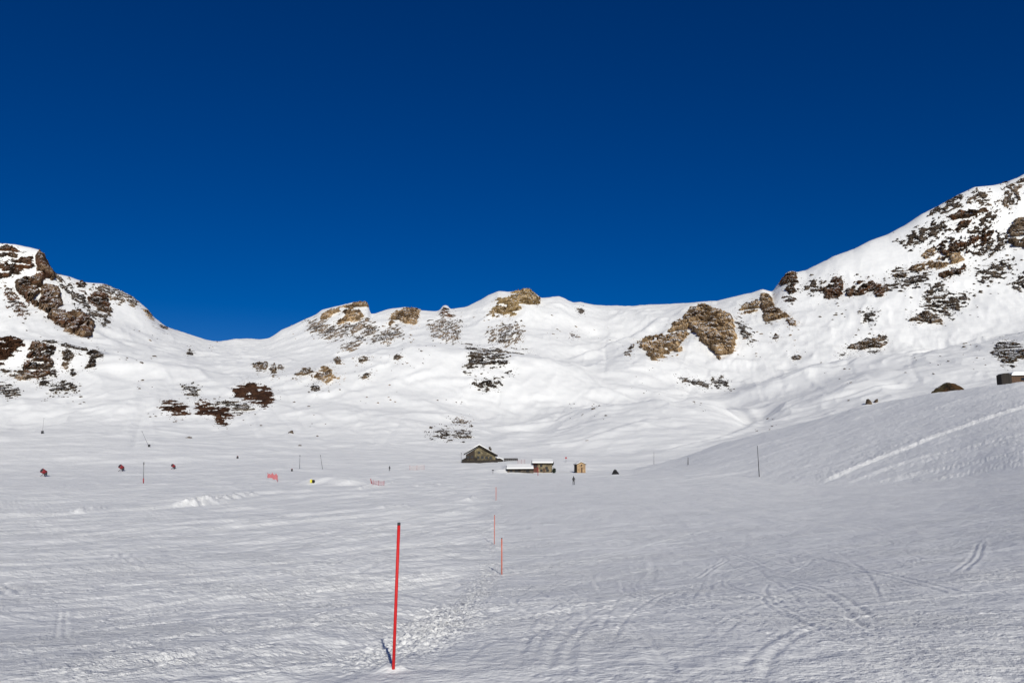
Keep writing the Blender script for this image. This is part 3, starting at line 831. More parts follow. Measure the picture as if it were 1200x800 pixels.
    f4 = f4[kf]
    if len(f4) == 0: return None
    lab = np.arange(nu * ns)          # one continuous slab: drop scraps cut off from the main piece
    for _ in range(4000):
        mn = lab[f4].min(1); new = lab.copy()
        for c in range(4): np.minimum.at(new, f4[:, c], mn)
        new = new[new]
        if (new == lab).all(): break
        lab = new
    fl_ = lab[f4[:, 0]]; ids, cnt = np.unique(fl_, return_counts=True)
    f4 = f4[fl_ == ids[np.argmax(cnt)]]
    used, inv = np.unique(f4, return_inverse=True)
    V = V.reshape(-1, 3)[used]
    org = V.mean(0); org[2] = V[:, 2].min()
    o = bpy.data.objects.new(name, mesh_from(name, V - org, inv.reshape(-1, 4), MAT[mat], smooth_shade=False))
    o.location = org
    link(o); tag(o, label, cat, group)
    return o

CLIFF = dict(A=9, brk=.38, bs=13, crag=5.0, cs=13, wpx=4, tall=1.7, cut=1.7, speck=.8)
CRAG = dict(A=3.8, brk=.5, bs=8, crag=3.0, cs=8, wpx=2.6, tall=1.4, cut=1.5, speck=1.0)
BROKEN = dict(A=1.7, brk=1.5, bs=4.0, crag=1.1, cs=4, wpx=3.0, str_=2.1, bias=.0, cap=.4, speck=1.05)
PATCH = dict(A=1.6, brk=.9, bs=6, crag=.7, cs=3, wpx=4.0, str_=3.5, tall=1.0, cut=.75, speck=.9)
def oc(name, mat, label, poly, base, **kw):
    a = dict(base); a.update(kw)
    return outcrop(name, poly, mat, label, **a)
E = 'rock_outcrop'; G = 'bare_earth_patch'; CL = 'rock_cliff'
UPR, DNR = math.radians(30), math.radians(-35)
# left-hand mountain
oc(CL,'rustgrey',"biggest grey brown cliff on the left mountain, running down from its squared summit corner",[(46,296),(52,300),(60,315),(66,325),(70,340),(72,352),(80,362),(95,365),(108,372),(112,382),(108,395),(101,398),(88,392),(75,388),(60,376),(45,362),(30,352),(18,340),(17,330),(30,325),(45,320),(41,308),(43,299)],CLIFF,brk=.3,cut=.8,ang=-.9)
oc(E,'brown',"brown rock capping the leftmost summit at the left edge of the photo",[(-4,284),(10,287),(23,292),(28,297),(14,304),(8,300),(-4,309)],CRAG)
oc(E,'brown',"dark brown rock band just under the leftmost summit, left of the big cliff",[(-4,305),(20,306),(38,301),(44,312),(25,320),(8,326),(-4,329)],CRAG,brk=.6)
oc(E,'brown',"narrow brown rib slanting down the snow left of the big left cliff",[(6,336),(15,344),(30,361),(31,370),(20,366),(9,350)],BROKEN,ang=DNR,bias=0)
oc(E,'brown',"stout brown rock tower on the left ridge, second from the big left cliff",[(103,349),(110,343),(120,342),(127,345),(128,355),(133,366),(128,369),(115,362),(102,354)],CRAG)
oc(E,'brown',"small brown knob on the left skyline between big cliff and snowy ridge top",[(89,332),(96,328),(102,333),(99,342),(91,341)],CRAG,A=3)
oc(E,'grey',"broken grey rock band under the snowy top of the left ridge",[(111,337),(122,333),(135,337),(148,344),(160,351),(159,356),(142,353),(128,346),(115,342)],BROKEN,ang=DNR,bias=-.05)
oc(E,'dark',"long thin rock rib slanting down the snow right of the big left cliff",[(64,320),(72,326),(86,338),(100,352),(116,366),(128,377),(122,378),(104,365),(86,350),(72,336)],BROKEN,ang=DNR,str_=4,bias=-.12)
oc(E,'tan',"pale tan rock on the falling left skyline, above the snow saddle",[(168,361),(175,360),(180,370),(183,376),(176,373),(170,368)],CRAG,A=2.5,crag=2)
oc(E,'brown',"low rock strip on the left skyline just below the pale tan rock",[(184,380),(196,383),(198,387),(190,386)],CRAG,A=2,crag=1.5)
oc(G,'earth',"large red brown bare patch on the low bluff at the left edge",[(-4,397),(10,394),(25,399),(29,406),(18,413),(8,421),(-4,428)],PATCH,A=3,crag=2)
oc(E,'brown',"red brown crag with tan foot on the low left bluff, right of the edge patch",[(38,400),(52,403),(65,407),(60,418),(64,425),(60,436),(50,442),(40,444),(28,440),(26,432),(32,415)],CRAG,brk=.6)
oc(E,'grey',"low grey brown rocks in a row at the foot of the left bluff's crag",[(1,433),(15,435),(30,433),(46,441),(36,445),(10,443)],CRAG,brk=.6,A=3)
oc(E,'grey',"upright grey rock rib right of the red brown crag on the left bluff",[(72,411),(82,407),(87,417),(81,424),(79,434),(72,431),(74,419)],CRAG,brk=.6,A=3)
oc(E,'dark',"hook shaped dark rock at the right end of the left bluff",[(103,410),(115,411),(122,417),(113,420),(110,429),(100,433),(104,420)],CRAG,A=3,brk=.6)
oc(E,'dark',"dark rocky edge of the ledge above the left bluff, a long thin line",[(52,396),(75,401),(100,408),(104,411),(80,407),(52,399)],BROKEN,str_=4,A=2,ang=-.2,wpx=2,bias=0)
oc(E,'dark',"oval dark rock below the red brown crag of the left bluff",[(43,449),(50,444),(60,445),(58,450),(46,453)],CRAG,A=2.5,crag=1.5)
oc(E,'dark',"dark rock slab at the left edge, lowest on the left bluff",[(-4,455),(10,453),(21,459),(10,464),(-4,460)],BROKEN,bias=.05)
oc(E,'dark',"oval dark rock under the upright rib on the left bluff",[(57,437),(62,432),(69,436),(66,442),(59,441)],CRAG,A=2.5,crag=1.5)
oc(E,'dark',"small dark rock right of the oval ones on the left bluff",[(80,436),(85,433),(90,437),(85,441)],CRAG,A=2.5,crag=1.5)
oc(E,'dark',"loose dark rock strips on the snow below the left bluff's right half",[(62,452),(80,450),(88,454),(78,458),(60,459)],BROKEN)
oc(E,'dark',"pointed dark rock standing alone on the snow ledge below the left skyline's low end",[(217,416),(220,411),(222,406),(225,411),(227,416)],CRAG,A=4,crag=1.5,brk=.25,margin=3)
oc(E,'dark',"dark rock scrap on the snow between the left bluff and the earth patches",[(216,454),(226,454),(233,459),(230,463),(222,460)],BROKEN,bias=.1)
oc(G,'earth',"solid red brown earth patch, largest bare spot on the lower left slope",[(272,456),(281,450),(300,448),(312,452),(322,462),(322,470),(312,477),(300,475),(288,470),(274,465)],PATCH,brk=.5,str_=3)
oc(G,'earth',"torn red brown earth patch just below left of the solid one",[(229,472),(245,470),(256,476),(268,480),(271,486),(262,491),(266,497),(258,498),(248,490),(232,483)],PATCH,brk=.9)
oc(G,'earth',"snow streaked dark earth patch left of the torn one on the lower left slope",[(187,474),(200,471),(214,472),(222,478),(216,489),(203,487),(190,480)],PATCH,brk=1.1,bias=-.15)
oc(E,'dark',"thin dark strip between the torn and the solid earth patch",[(255,472),(276,474),(292,477),(290,481),(272,479)],BROKEN,str_=4)
# rounded middle hill
oc(E,'grey',"grey brown crag pair above the solid earth patch, left one of the hill's crags",[(295,426),(303,422),(315,424),(313,433),(305,436),(298,431)],CRAG,A=3.5)
oc(E,'grey',"grey pointed rock touching the crag pair above the earth patch",[(314,432),(321,427),(325,433),(323,441),(318,442)],CRAG,A=3.5)
oc(E,'grey',"small grey rock at the right end of the crag pair above the earth patch",[(325,428),(329,425),(333,428),(331,433),(326,432)],CRAG,A=2.5,crag=1.8)
oc(E,'tan',"tan crag in the middle of the rounded hill, biggest below its crest",[(370,436),(378,430),(387,431),(391,438),(400,441),(399,446),(391,443),(386,449),(376,446),(366,440)],CRAG)
oc(E,'grey',"low grey rocks leading left from the hill's biggest tan crag",[(341,443),(349,437),(356,431),(367,434),(366,440),(356,440),(348,444)],CRAG,brk=.6,A=3)
oc(E,'dark',"oval dark rock below the hill's biggest tan crag",[(360,453),(367,450),(375,452),(374,456),(364,457)],CRAG,A=2.5,crag=1.5)
oc(E,'grey',"block of grey rock above right of the hill's biggest tan crag",[(390,420),(395,417),(400,419),(400,427),(394,428)],CRAG,A=3,crag=2)
oc(E,'grey',"wide low grey rock right of the block on the rounded hill",[(420,420),(427,417),(435,420),(430,424),(421,425)],CRAG,A=3,crag=2)
oc(E,'grey',"slanting grey rock under the wide low one on the rounded hill",[(423,442),(430,435),(436,435),(433,441),(426,445)],CRAG,A=3,crag=2,brk=.3)
oc(E,'grey',"round grey rock farthest right on the rounded hill's left half",[(460,419),(465,415),(470,417),(467,422),(461,422)],CRAG,A=3,crag=2,brk=.3)
# middle skyline
oc(CL,'tan',"pale tan cliff with a sheer right end on the left of the middle skyline",[(375,368),(388,363),(400,360),(405,357),(418,353.5),(431,354.5),(434,371),(422,375),(408,378),(396,381),(391,378),(396,372),(404,368),(398,366),(386,372),(376,374)],CLIFF,brk=.3,A=6,crag=4.5,cs=7,tall=3,step=.4)
oc(E,'grey',"broken grey ribs on the snow below the pale tan skyline cliff",[(360,375),(378,379),(397,384),(430,376),(430,382),(408,391),(386,396),(362,384)],BROKEN,ang=UPR,str_=3)
oc(E,'grey',"second set of broken ribs lower down, below the pale tan skyline cliff",[(400,408),(414,400),(430,385),(438,384),(425,398),(414,408)],BROKEN,ang=math.radians(42),str_=3.5)
oc(CL,'tan',"tan skyline cliff right of the sheer ended one, split by snow",[(454,374),(465,363),(478,360),(493,363),(492,372),(486,383),(479,379),(468,377),(457,381)],CLIFF,brk=.35,A=5,crag=4,cs=6,tall=2.6,step=.4)
oc(E,'grey',"slanted grey rocks below the split tan skyline cliff",[(436,398),(450,388),(468,384),(470,392),(456,398),(440,401)],BROKEN,ang=UPR,bias=-.1)
oc(E,'brown',"small dark pinnacle on the middle skyline",[(514,369),(518,362),(521,359),(525,361),(529,368),(536,369),(527,371)],CRAG,A=3,crag=1.6,step=.4,brk=.3)
oc(CL,'yellow',"pale yellow summit crag, highest point of the middle skyline",[(571,369),(578,359),(586,347),(598,346),(610,341),(617,338),(628,343),(637,352),(625,357),(613,359),(606,366),(591,372),(580,371)],CLIFF,brk=.55,A=5,crag=4.5,cs=7,tall=1.8,step=.4)
oc(E,'grey',"scattered pale ribs on the snow left below the yellow summit crag",[(504,382),(520,375),(536,380),(536,396),(522,398),(508,392)],BROKEN,ang=math.radians(45))
oc(E,'grey',"broken grey rocks on the snow straight below the yellow summit crag",[(574,390),(588,383),(606,380),(612,390),(606,401),(588,402),(576,398)],BROKEN,ang=math.radians(45),bias=-.15)
oc(E,'dark',"rock at the notch right of the yellow summit, on the skyline",[(676,362),(682,360),(685,365),(680,368)],CRAG,A=2,crag=1.4)
oc(E,'dark',"thin dark edge line of the track below the middle skyline",[(545,408),(580,411),(610,414),(622,417),(600,417),(560,412)],BROKEN,str_=5,A=1.6,wpx=1.5,ang=-.1,bias=.15)
oc(E,'dark',"dark layered rock strips on the crown of the rounded hill",[(552,416),(565,412),(585,413),(592,420),(590,426),(578,427),(560,427),(548,431),(549,426)],BROKEN,A=2.6,str_=4,ang=.15,bias=.08)
oc(E,'dark',"flat dark rock alone right of the layered strips on the rounded hill",[(593,436),(599,434),(603,436),(597,438)],CRAG,A=1.8,crag=1,brk=.3)
oc(E,'dark',"row of little dark rocks below the layered strips on the rounded hill",[(556,449),(570,446),(585,446),(585,452),(568,456),(560,452)],BROKEN,bias=-.1)
oc(E,'grey',"small grey rock on the snow shoulder left of the groomed run",[(668,392),(674,390),(678,395),(670,396)],CRAG,A=2,crag=1.2)
# above the chalet
oc(E,'grey',"dark tan rock strip on the slope above the chalet, upper of the two",[(529,493),(534,490),(542,490),(552,494),(550,498),(541,496),(531,497)],CRAG,A=1.5,crag=.9,cs=3,wpx=2,brk=.4)
oc(E,'dark',"dark broken rock strip on the slope above the chalet, lower of the two",[(504,508),(514,504),(522,505),(530,508),(540,505),(551,506),(551,510),(543,511),(522,512)],BROKEN,A=1.3,crag=.8,cs=2.5,wpx=2,bias=.05,bs=4.5)
# right of the middle
oc(CL,'tan',"biggest tan cliff right of the middle, broad face with a sheer right end",[(800,371),(808,362),(820,358),(835,360),(845,363),(858,370),(861,380),(863,395),(863,408),(858,414),(848,416),(843,421),(836,413),(825,403),(815,393),(808,387),(803,378)],CLIFF,brk=.33,A=9,crag=6,cut=1.1,ang=-.5)
oc(CL,'tan',"low tan cliff joined to the left foot of the biggest one",[(745,399),(758,396),(772,391),(782,389),(788,379),(795,376),(806,379),(808,388),(802,396),(798,402),(800,412),(792,417),(778,420),(762,423),(757,412),(747,404)],CLIFF,brk=.42,A=7,crag=5,cs=8)
oc(E,'grey',"slanting rock wedge at the far left foot of the low tan cliff",[(732,413),(738,406),(743,402),(743,408),(738,416),(733,415)],CRAG,A=3,crag=2)
oc(CL,'tan',"tall pale tan rock tower on the skyline right of the biggest cliff",[(891,344),(897,341),(906,351),(910,360),(918,365),(925,370),(925,374),(914,375),(905,378),(896,380),(893,368),(890,354)],CLIFF,brk=.28,A=6,crag=4.5,cs=7)
oc(E,'tan',"low tan rocks at the left foot of the skyline rock tower",[(865,363),(874,356),(888,351),(892,362),(880,368),(866,367)],CRAG,A=4)
oc(E,'tan',"tan rock at the lower right foot of the skyline rock tower",[(920,373),(926,369),(933,376),(933,382),(925,383)],CRAG,A=3,crag=2)
oc(E,'dark',"thin dark rib on the snow between the biggest cliff and the rock tower",[(863,377),(868,380),(878,392),(882,400),(876,396),(866,384)],BROKEN,ang=DNR,bias=.1)
oc(E,'grey',"grey boulder on the open snow below the skyline rock tower",[(905,397),(908,390),(913,393),(913,398)],CRAG,A=2.5,crag=1.5,brk=.25)
oc(E,'grey',"light grey boulder lower on the open snow below the skyline rock tower",[(927,418),(933,413),(940,417),(937,422),(929,422)],CRAG,A=2.5,crag=1.5,brk=.25)
oc(E,'brown',"dark brown crag on the skyline where the right mountain begins",[(912,334),(919,320),(932,318),(936,328),(930,335),(935,342),(925,344),(915,338)],CRAG,A=4.5)
oc(E,'brown',"flat brown rock under the skyline's dark brown crag",[(914,348),(922,346),(933,350),(929,357),(920,353)],CRAG,A=3,crag=1.8)
oc(E,'dark',"dark strip cut into the snow bank below the biggest cliff",[(794,443),(805,443),(818,446),(832,450),(830,454),(815,451),(800,447)],CRAG,A=1.4,crag=.8,cs=3,wpx=2,brk=.35)
oc(E,'dark',"dark rocks right of the strip in the snow bank",[(836,447),(843,445),(852,449),(854,454),(846,450),(838,449)],BROKEN,A=1.5,bias=.1)
# right-hand mountain
RM = dict(CRAG, brk=.75, ang=UPR, str_=1.6)
oc(E,'brown',"upright dark brown rock on the right mountain's left flank",[(977,322),(987,323),(989,335),(983,351),(969,351),(962,340),(972,332)],CRAG,brk=.6,A=4.5)
oc(E,'brown',"brown belt with rust red face, right of the right mountain's upright rock",[(988,341),(1004,332),(1018,327),(1030,333),(1046,331),(1040,341),(1030,349),(1020,344),(1005,344),(992,348)],CRAG,brk=.7,ang=UPR)
oc(E,'dark',"level dark rock band right of the rust red faced belt",[(1046,335),(1058,328),(1086,322),(1087,328),(1072,333),(1050,336)],BROKEN,bias=.2,str_=2)
oc(E,'grey',"small grey crag above the level dark band on the right mountain",[(1041,321),(1050,314),(1063,316),(1064,323),(1052,327)],CRAG,brk=.6,A=3)
oc(CL,'tan',"long pale grey cliff band in the middle of the right mountain",[(1060,317),(1075,309),(1095,306),(1108,299),(1125,296),(1128,305),(1115,312),(1095,316),(1076,318)],CRAG,A=5,brk=.5,ang=.3)
oc(E,'brown',"brown rocks at the lower right of the long pale cliff band",[(1099,321),(1110,317),(1126,313),(1138,311),(1137,316),(1122,322),(1106,328)],CRAG,brk=.6,ang=UPR,A=3.5)
oc(E,'dark',"dark rock tongue below the brown rocks of the right mountain",[(1086,342),(1097,335),(1103,330),(1105,338),(1095,341),(1088,346)],BROKEN,bias=.15,ang=UPR)
oc(E,'dark',"long dark slanting rock band highest on the right mountain's left edge",[(1056,285),(1075,272),(1092,264),(1106,262),(1112,270),(1100,274),(1085,281),(1066,288)],BROKEN,bias=.2,ang=UPR)
oc(E,'brown',"brown rock belt below the right mountain's summit snow",[(1107,253),(1125,248),(1140,246),(1156,242),(1157,248),(1140,254),(1116,258)],CRAG,brk=.6,ang=.2,A=4)
oc(E,'brown',"brown rock below the summit belt, left one",[(1117,270),(1126,259),(1140,256),(1138,264),(1124,272)],CRAG,brk=.6,ang=UPR,A=3)
oc(E,'dark',"small dark rocks below the summit belt, right one",[(1137,272),(1148,264),(1160,262),(1156,268),(1142,274)],BROKEN,bias=.1,ang=UPR)
oc(E,'dark',"dark rock above right of the brown summit belt",[(1147,257),(1156,249),(1167,248),(1165,258),(1154,260)],BROKEN,bias=.1,ang=UPR)
oc(E,'brown',"long brown band slanting across the middle of the right mountain",[(1098,293),(1115,288),(1130,284),(1150,276),(1162,272),(1156,280),(1140,287),(1125,293),(1108,299)],BROKEN,bias=.25,ang=UPR,A=4,crag=2.5)
oc(E,'tan',"small tan crag left of the long slanting band",[(1080,299),(1090,291),(1096,290),(1096,299),(1084,304)],CRAG,A=3,crag=2)
oc(E,'dark',"dark pebbly rock left of the long slanting band, above the tan crag",[(1104,282),(1114,277),(1118,281),(1108,285)],CRAG,A=2.5,crag=1.8)
oc(E,'grey',"broken grey rock just under the right mountain's summit",[(1133,236),(1145,224),(1156,226),(1158,240),(1148,237),(1140,232)],BROKEN,bias=.15,ang=UPR)
oc(E,'grey',"broken grey rib below the rocks at the upper right corner",[(1179,217),(1194,217),(1193,230),(1183,244),(1172,236),(1181,228)],BROKEN,bias=.15,ang=math.radians(50))
oc(E,'grey',"rock at the upper right corner, on the highest skyline",[(1190,214),(1206,206),(1206,216),(1196,217)],CRAG,A=2.5)
oc(CL,'grey',"grey tan cliff at the right edge of the right mountain",[(1182,271),(1190,258),(1206,254),(1206,294),(1192,291),(1182,285)],CLIFF,A=6,brk=.4,crag=4.5)
oc(E,'dark',"fan of dark streaks left of the grey tan cliff at the right edge",[(1140,297),(1158,284),(1180,275),(1182,284),(1165,294),(1146,300)],BROKEN,ang=math.radians(38),bias=.02)
oc(E,'dark',"dark streaked rock on the skyline edge left of the right summit",[(1093,251),(1110,240),(1125,229),(1124,238),(1108,248)],BROKEN,ang=math.radians(38),bias=.22,str_=3)
oc(E,'dark',"dark thin ribs on the right mountain below the right edge cliff",[(1148,318),(1166,310),(1184,306),(1186,316),(1170,325),(1152,330)],BROKEN,ang=UPR)
oc(E,'dark',"dark rib touching the right edge below the right edge cliff",[(1186,334),(1196,327),(1206,323),(1206,333),(1192,338)],BROKEN,ang=UPR,bias=.1)
oc(E,'dark',"field of broken dark rocks hanging below the level dark band",[(1084,352),(1096,344),(1118,348),(1136,345),(1130,357),(1112,370),(1098,366),(1086,360)],BROKEN,bias=-.12)
oc(E,'grey',"grey brown crag under the field of broken dark rocks on the right mountain",[(1062,374),(1075,370),(1088,364),(1102,371),(1105,380),(1090,378),(1070,379)],CRAG,brk=.65,A=3.5)
oc(E,'grey',"lone grey brown crag, lowest on the right mountain's open snow",[(992,407),(1005,402),(1020,396),(1038,394),(1042,400),(1035,407),(1020,408),(1000,412)],CRAG,brk=.55,A=3.5,ang=.25)
oc(E,'dark',"dark rock under the right mountain's lone lowest crag",[(1018,413),(1026,409),(1031,410),(1026,414)],CRAG,A=2,crag=1.2)
oc(E,'dark',"dark rocks left below the right mountain's lone lowest crag",[(982,414),(990,413),(994,416),(986,418)],CRAG,A=1.8,crag=1.2)
oc(E,'dark',"cluster of dark rocks below the rust red faced belt",[(1012,370),(1020,365),(1026,366),(1020,371),(1021,376),(1014,376)],BROKEN,bias=.2)
oc(E,'dark',"broken dark rocks in the notch left of the rust red faced belt",[(940,336),(955,330),(965,335),(952,342)],BROKEN,ang=UPR)
# lower right
oc(E,'green',"mossy brown crag at the right edge above the snow roofed hut",[(1162,413),(1168,402),(1185,399),(1195,404),(1206,412),(1206,419),(1193,420),(1188,430),(1178,428),(1168,419)],CRAG,A=2.0,crag=1.4,brk=.45,cs=5,bs=10)

# ---------------------------------------------------------------- loose rocks: one mesh each, copied
def rock_mesh(kind, seed):
    bm = bmesh.new(); bmesh.ops.create_icosphere(bm, subdivisions=3, radius=1.0)
    co = np.array([v.co[:] for v in bm.verts])
    d1, d2, val = worley3(co * 1.2 + seed * 3.7, seed)
    r = 0.72 + 0.35 * (val - .5) + 0.22 * np.clip((d2 - d1) * 1.6, 0, 1) + 0.16 * fbm3(co * 1.9 + seed, 3, seed + 3)
    co = co * r[:, None]; co[:, 2] = np.where(co[:, 2] < 0, co[:, 2] * .6, co[:, 2] * .75)
    for v, c in zip(bm.verts, co): v.co = c
    me = bpy.data.meshes.new("loose_rock"); bm.to_mesh(me); bm.free(); me.materials.append(MAT[kind])
    return me
ROCKS = {k: [rock_mesh(k, 40 + i) for i in range(4)] for k in ('dark', 'grey', 'brown')}
_proto = None
QUEUE = []
def rock(px, py, wpx, kind, label, group=None, flat=0.5, tilt=0.0, rmin=130.0):
    p = SV.at(px, py, rmin)
    w = wpx * 1.3 * p.y / FPX * 0.5
    M = (Matrix.Translation(p + Vector((0, 0, 0.02 * w))) @ Matrix.Rotation(random.uniform(-.6, .6), 4, 'Z') @ Matrix.Rotation(tilt + random.uniform(-.15, .15), 4, 'Y')
         @ Matrix.Diagonal((w * random.uniform(.85, 1.15), w * random.uniform(.7, 1.1), w * flat * random.uniform(.8, 1.3) * 1.5, 1)))
    QUEUE.append((wpx if group else 99, M, random.choice(ROCKS[kind]), label, group))
def scatter(region, n, sizes, kind, label, group, tilt=0.0, flat=.45):
    x0, y0, x1, y1 = region
    for _ in range(n):
        cx, cy = random.random(), random.random()
        w = sizes[0] + (sizes[1] - sizes[0]) * random.random() ** 2.2
        rock(x0 + cx * (x1 - x0), y0 + cy * (y1 - y0), w, kind, label, group, flat, tilt)
scatter((62,446,100,474), 20, (1.3,4.0), 'dark', "small dark rock poking through the snow under the left bluff", "small rocks under the left bluff")
scatter((2,462,60,470), 7, (1.3,3.4), 'dark', "little rock in the row along the foot of the left edge slab", "little rocks along the left edge slab")
scatter((125,412,182,426), 9, (1.8,5.5), 'dark', "flat dark rock on the ledge snow right of the left bluff", "flat rocks on the left ledge", .3, .35)
scatter((150,350,215,400), 9, (1.3,3.5), 'grey', "rock speck on the snow face under the falling left skyline", "rock specks under the left skyline", .4)
scatter((0,370,55,395), 8, (1.5,4.5), 'dark', "thin dark rock on the steep snow left of the big left cliff's foot", "rocks below left of the big left cliff", .5, .3)
scatter((236,400,256,412), 5, (1.2,3), 'grey', "tiny rock in the snow saddle at the low point of the skyline", "tiny rocks in the saddle")
scatter((160,445,180,456), 5, (1.3,3.5), 'dark', "tiny dark rock on the blank snow right of the left bluff", "tiny rocks on the blank left snow")
scatter((174,482,196,492), 6, (1.2,3.2), 'dark', "dark crumb of rock left of the snow streaked earth patch", "rock crumbs beside the streaked earth patch")
scatter((255,484,306,502), 7, (1.4,4.0), 'dark', "dark crumb of rock right of the torn earth patch", "rock crumbs beside the torn earth patch")
scatter((345,446,402,462), 9, (1.3,3.8), 'dark', "small dark rock around the oval one under the hill's biggest crag", "small rocks under the hill's biggest crag")
scatter((402,418,480,440), 12, (1.2,3.4), 'grey', "grey rock speck on the upper snow of the rounded hill", "rock specks on the rounded hill")
scatter((418,444,468,480), 10, (1.1,3.0), 'grey', "tiny rock on the smooth lower snow of the rounded hill", "tiny rocks low on the rounded hill")
scatter((345,465,400,500), 6, (1.2,3.6), 'dark', "lone small rock on the snow under the hill's oval rock", "lone rocks low on the left of the hill")
scatter((470,400,510,432), 14, (1.2,3.6), 'dark', "dark speck of rock on the shoulder left of the layered strips", "rock specks left of the layered strips", .5, -.4)
scatter((548,428,592,446), 12, (1.2,3.4), 'dark', "dark rock crumb scattered under the layered strips", "rock crumbs under the layered strips")
scatter((495,452,545,478), 6, (1.0,2.6), 'dark', "tiny rock on the blank snow in the middle of the hill", "tiny rocks in the middle of the hill")
scatter((640,360,720,400), 13, (1.2,3.6), 'grey', "rock speck on the snow right of the yellow summit crag", "rock specks right of the yellow summit", .5, -.3)
scatter((540,370,600,384), 7, (1.2,3.4), 'grey', "rock speck at the foot of the yellow summit crag", "rock specks under the yellow summit")
scatter((440,380,505,404), 14, (1.3,4.0), 'grey', "slanted rock speck below the split tan skyline cliff", "rock specks below the split skyline cliff", .4, -.6)
scatter((340,376,400,398), 10, (1.3,4.2), 'grey', "rock scrap left below the sheer ended skyline cliff", "rock scraps below the sheer ended cliff", .4, -.4)
scatter((666,470,712,492), 15, (1.3,4.4), 'dark', "dark rock on the brow of the snow mound in the middle", "rocks on the brow of the middle mound")
scatter((812,470,828,484), 6, (1.2,3.2), 'dark', "small dark rock on top of the snow mound's right end", "small rocks on the mound's right end")
scatter((738,430,775,466), 8, (1.0,2.0), 'dark', "tiny dark rock standing in for a person or marker on the snow track loop", "tiny stand-ins along the track loop")  # specks taken for people and markers, built as rocks
scatter((864,388,935,424), 14, (1.2,4.0), 'grey', "rock crumb on the snow apron below the rock tower", "rock crumbs below the rock tower")
scatter((935,322,972,348), 12, (1.5,4.5), 'dark', "dark rock between the skyline crag and the upright brown rock", "rocks left of the upright brown rock", .45, -.5)
scatter((958,352,1010,376), 13, (1.5,4.5), 'dark', "dark rock below the upright brown rock of the right mountain", "rocks below the upright brown rock")
scatter((1060,340,1150,372), 32, (1.4,4.5), 'dark', "dark rock in the scree around the broken field on the right mountain", "scree rocks around the broken field", .45, -.35)
scatter((1040,270,1150,300), 30, (1.5,5.0), 'dark', "dark rock among the slanting bands of the right mountain", "rocks among the slanting bands", .45, -.55)
scatter((1140,296,1198,345), 22, (1.5,4.6), 'dark', "dark rock on the snow below the right edge cliff", "rocks below the right edge cliff", .4, -.5)
scatter((1000,384,1030,396), 8, (1.3,3.6), 'dark', "small rock above the right mountain's lone lowest crag", "small rocks above the lone lowest crag")
scatter((1000,316,1060,332), 12, (1.5,4.2), 'dark', "dark rock above the rust red faced belt", "rocks above the rust red belt", .45, -.5)
scatter((1128,400,1170,434), 16, (1.2,4.2), 'dark', "dark rock on the snow left of the mossy crag", "rocks left of the mossy crag")
scatter((1060,410,1112,440), 9, (1.2,4.6), 'dark', "dark rock along the snow track on the lower right hill", "rocks along the lower right track", .5, -.4)
scatter((958,420,1000,470), 8, (1.2,3.4), 'dark', "small rock on the lower right hill's gully side", "small rocks beside the right gully")
scatter((880,488,912,506), 7, (1.2,3.4), 'dark', "rock crumb in the gully above the near right slope", "rock crumbs in the right gully")
scatter((1170,290,1200,312), 6, (1.5,5), 'dark', "dark rib of rock just under the right edge cliff", "ribs under the right edge cliff", .35, -.5)
rock(341, 507, 5.5, 'dark', "slanting dark rock on the snow above the jump mound", flat=.7)
rock(372, 511, 3, 'dark', "small dark rock right of the slanting one above the jump mound")
rock(351, 522, 4, 'dark', "flat dark rock directly above the jump mound's left pole", flat=.3)
rock(222, 513, 7, 'dark', "flat dark rock low on the left slope, right of the leaning snow lance", flat=.35)
rock(688, 516, 4, 'grey', "flat grey rock on the snow above the little stone hut", flat=.25)
rock(1018, 473, 8, 'dark', "dark rock peeping over the crest of the near right slope", flat=.9)
rock(1027, 471, 5, 'dark', "smaller dark rock right of the one peeping over the slope crest", flat=.9)

def settle_rocks(most=285):
    """the larger loose rocks are objects of their own; the crumbs of rock left over are one scatter"""
    QUEUE.sort(key=lambda t: -t[0])
    for wpx, M, me, label, group in QUEUE[:most]:
        o = bpy.data.objects.new("loose_rock", me); o.matrix_world = M
        link(o); tag(o, label, 'rock', group)
    vs, fs, n = [], [], 0
    for wpx, M, me, label, group in QUEUE[most:]:
        co = np.array([(M @ v.co)[:] for v in me.vertices]); vs.append(co)
        fs.append(np.array([p.vertices[:] for p in me.polygons]) + n); n += len(co)
    if vs:
        o = link(bpy.data.objects.new("rock_debris", mesh_from("rock_debris", np.vstack(vs), np.vstack(fs), MAT['dark'], False)))
        tag(o, "tiny crumbs of dark rock sprinkled over the snow of the mountain slopes", "rock debris", None, 'stuff')
settle_rocks()

# ---------------------------------------------------------------- buildings
def root_at(name, px, py, label, cat, rz=0.0, group=None, rmin=100.0, sink=0.0):
    p = SV.at(px, py, rmin)
    e = empty(name, p - Vector((0, 0, sink)), rz)
    tag(e, label, cat, group)
    return e, p.y / FPX       # metres per photograph pixel there

def window_at(parent, x, z, w, h, y, frame_mat='timber'):
    f = MB()
    t = 0.09
    f.box((x - w/2, y, z), (t, .10, h + t)); f.box((x + w/2, y, z), (t, .10, h + t)); f.box((x, y, z + h/2), (w - t, .10, t)); f.box((x, y, z - h/2), (w - t, .10, t))
    fo = f.build('window', MAT[frame_mat], parent)
    MB().box((x, y + .02, z), (w - t, .03, h - t)).build('pane', MAT['glass'], fo)
    return fo

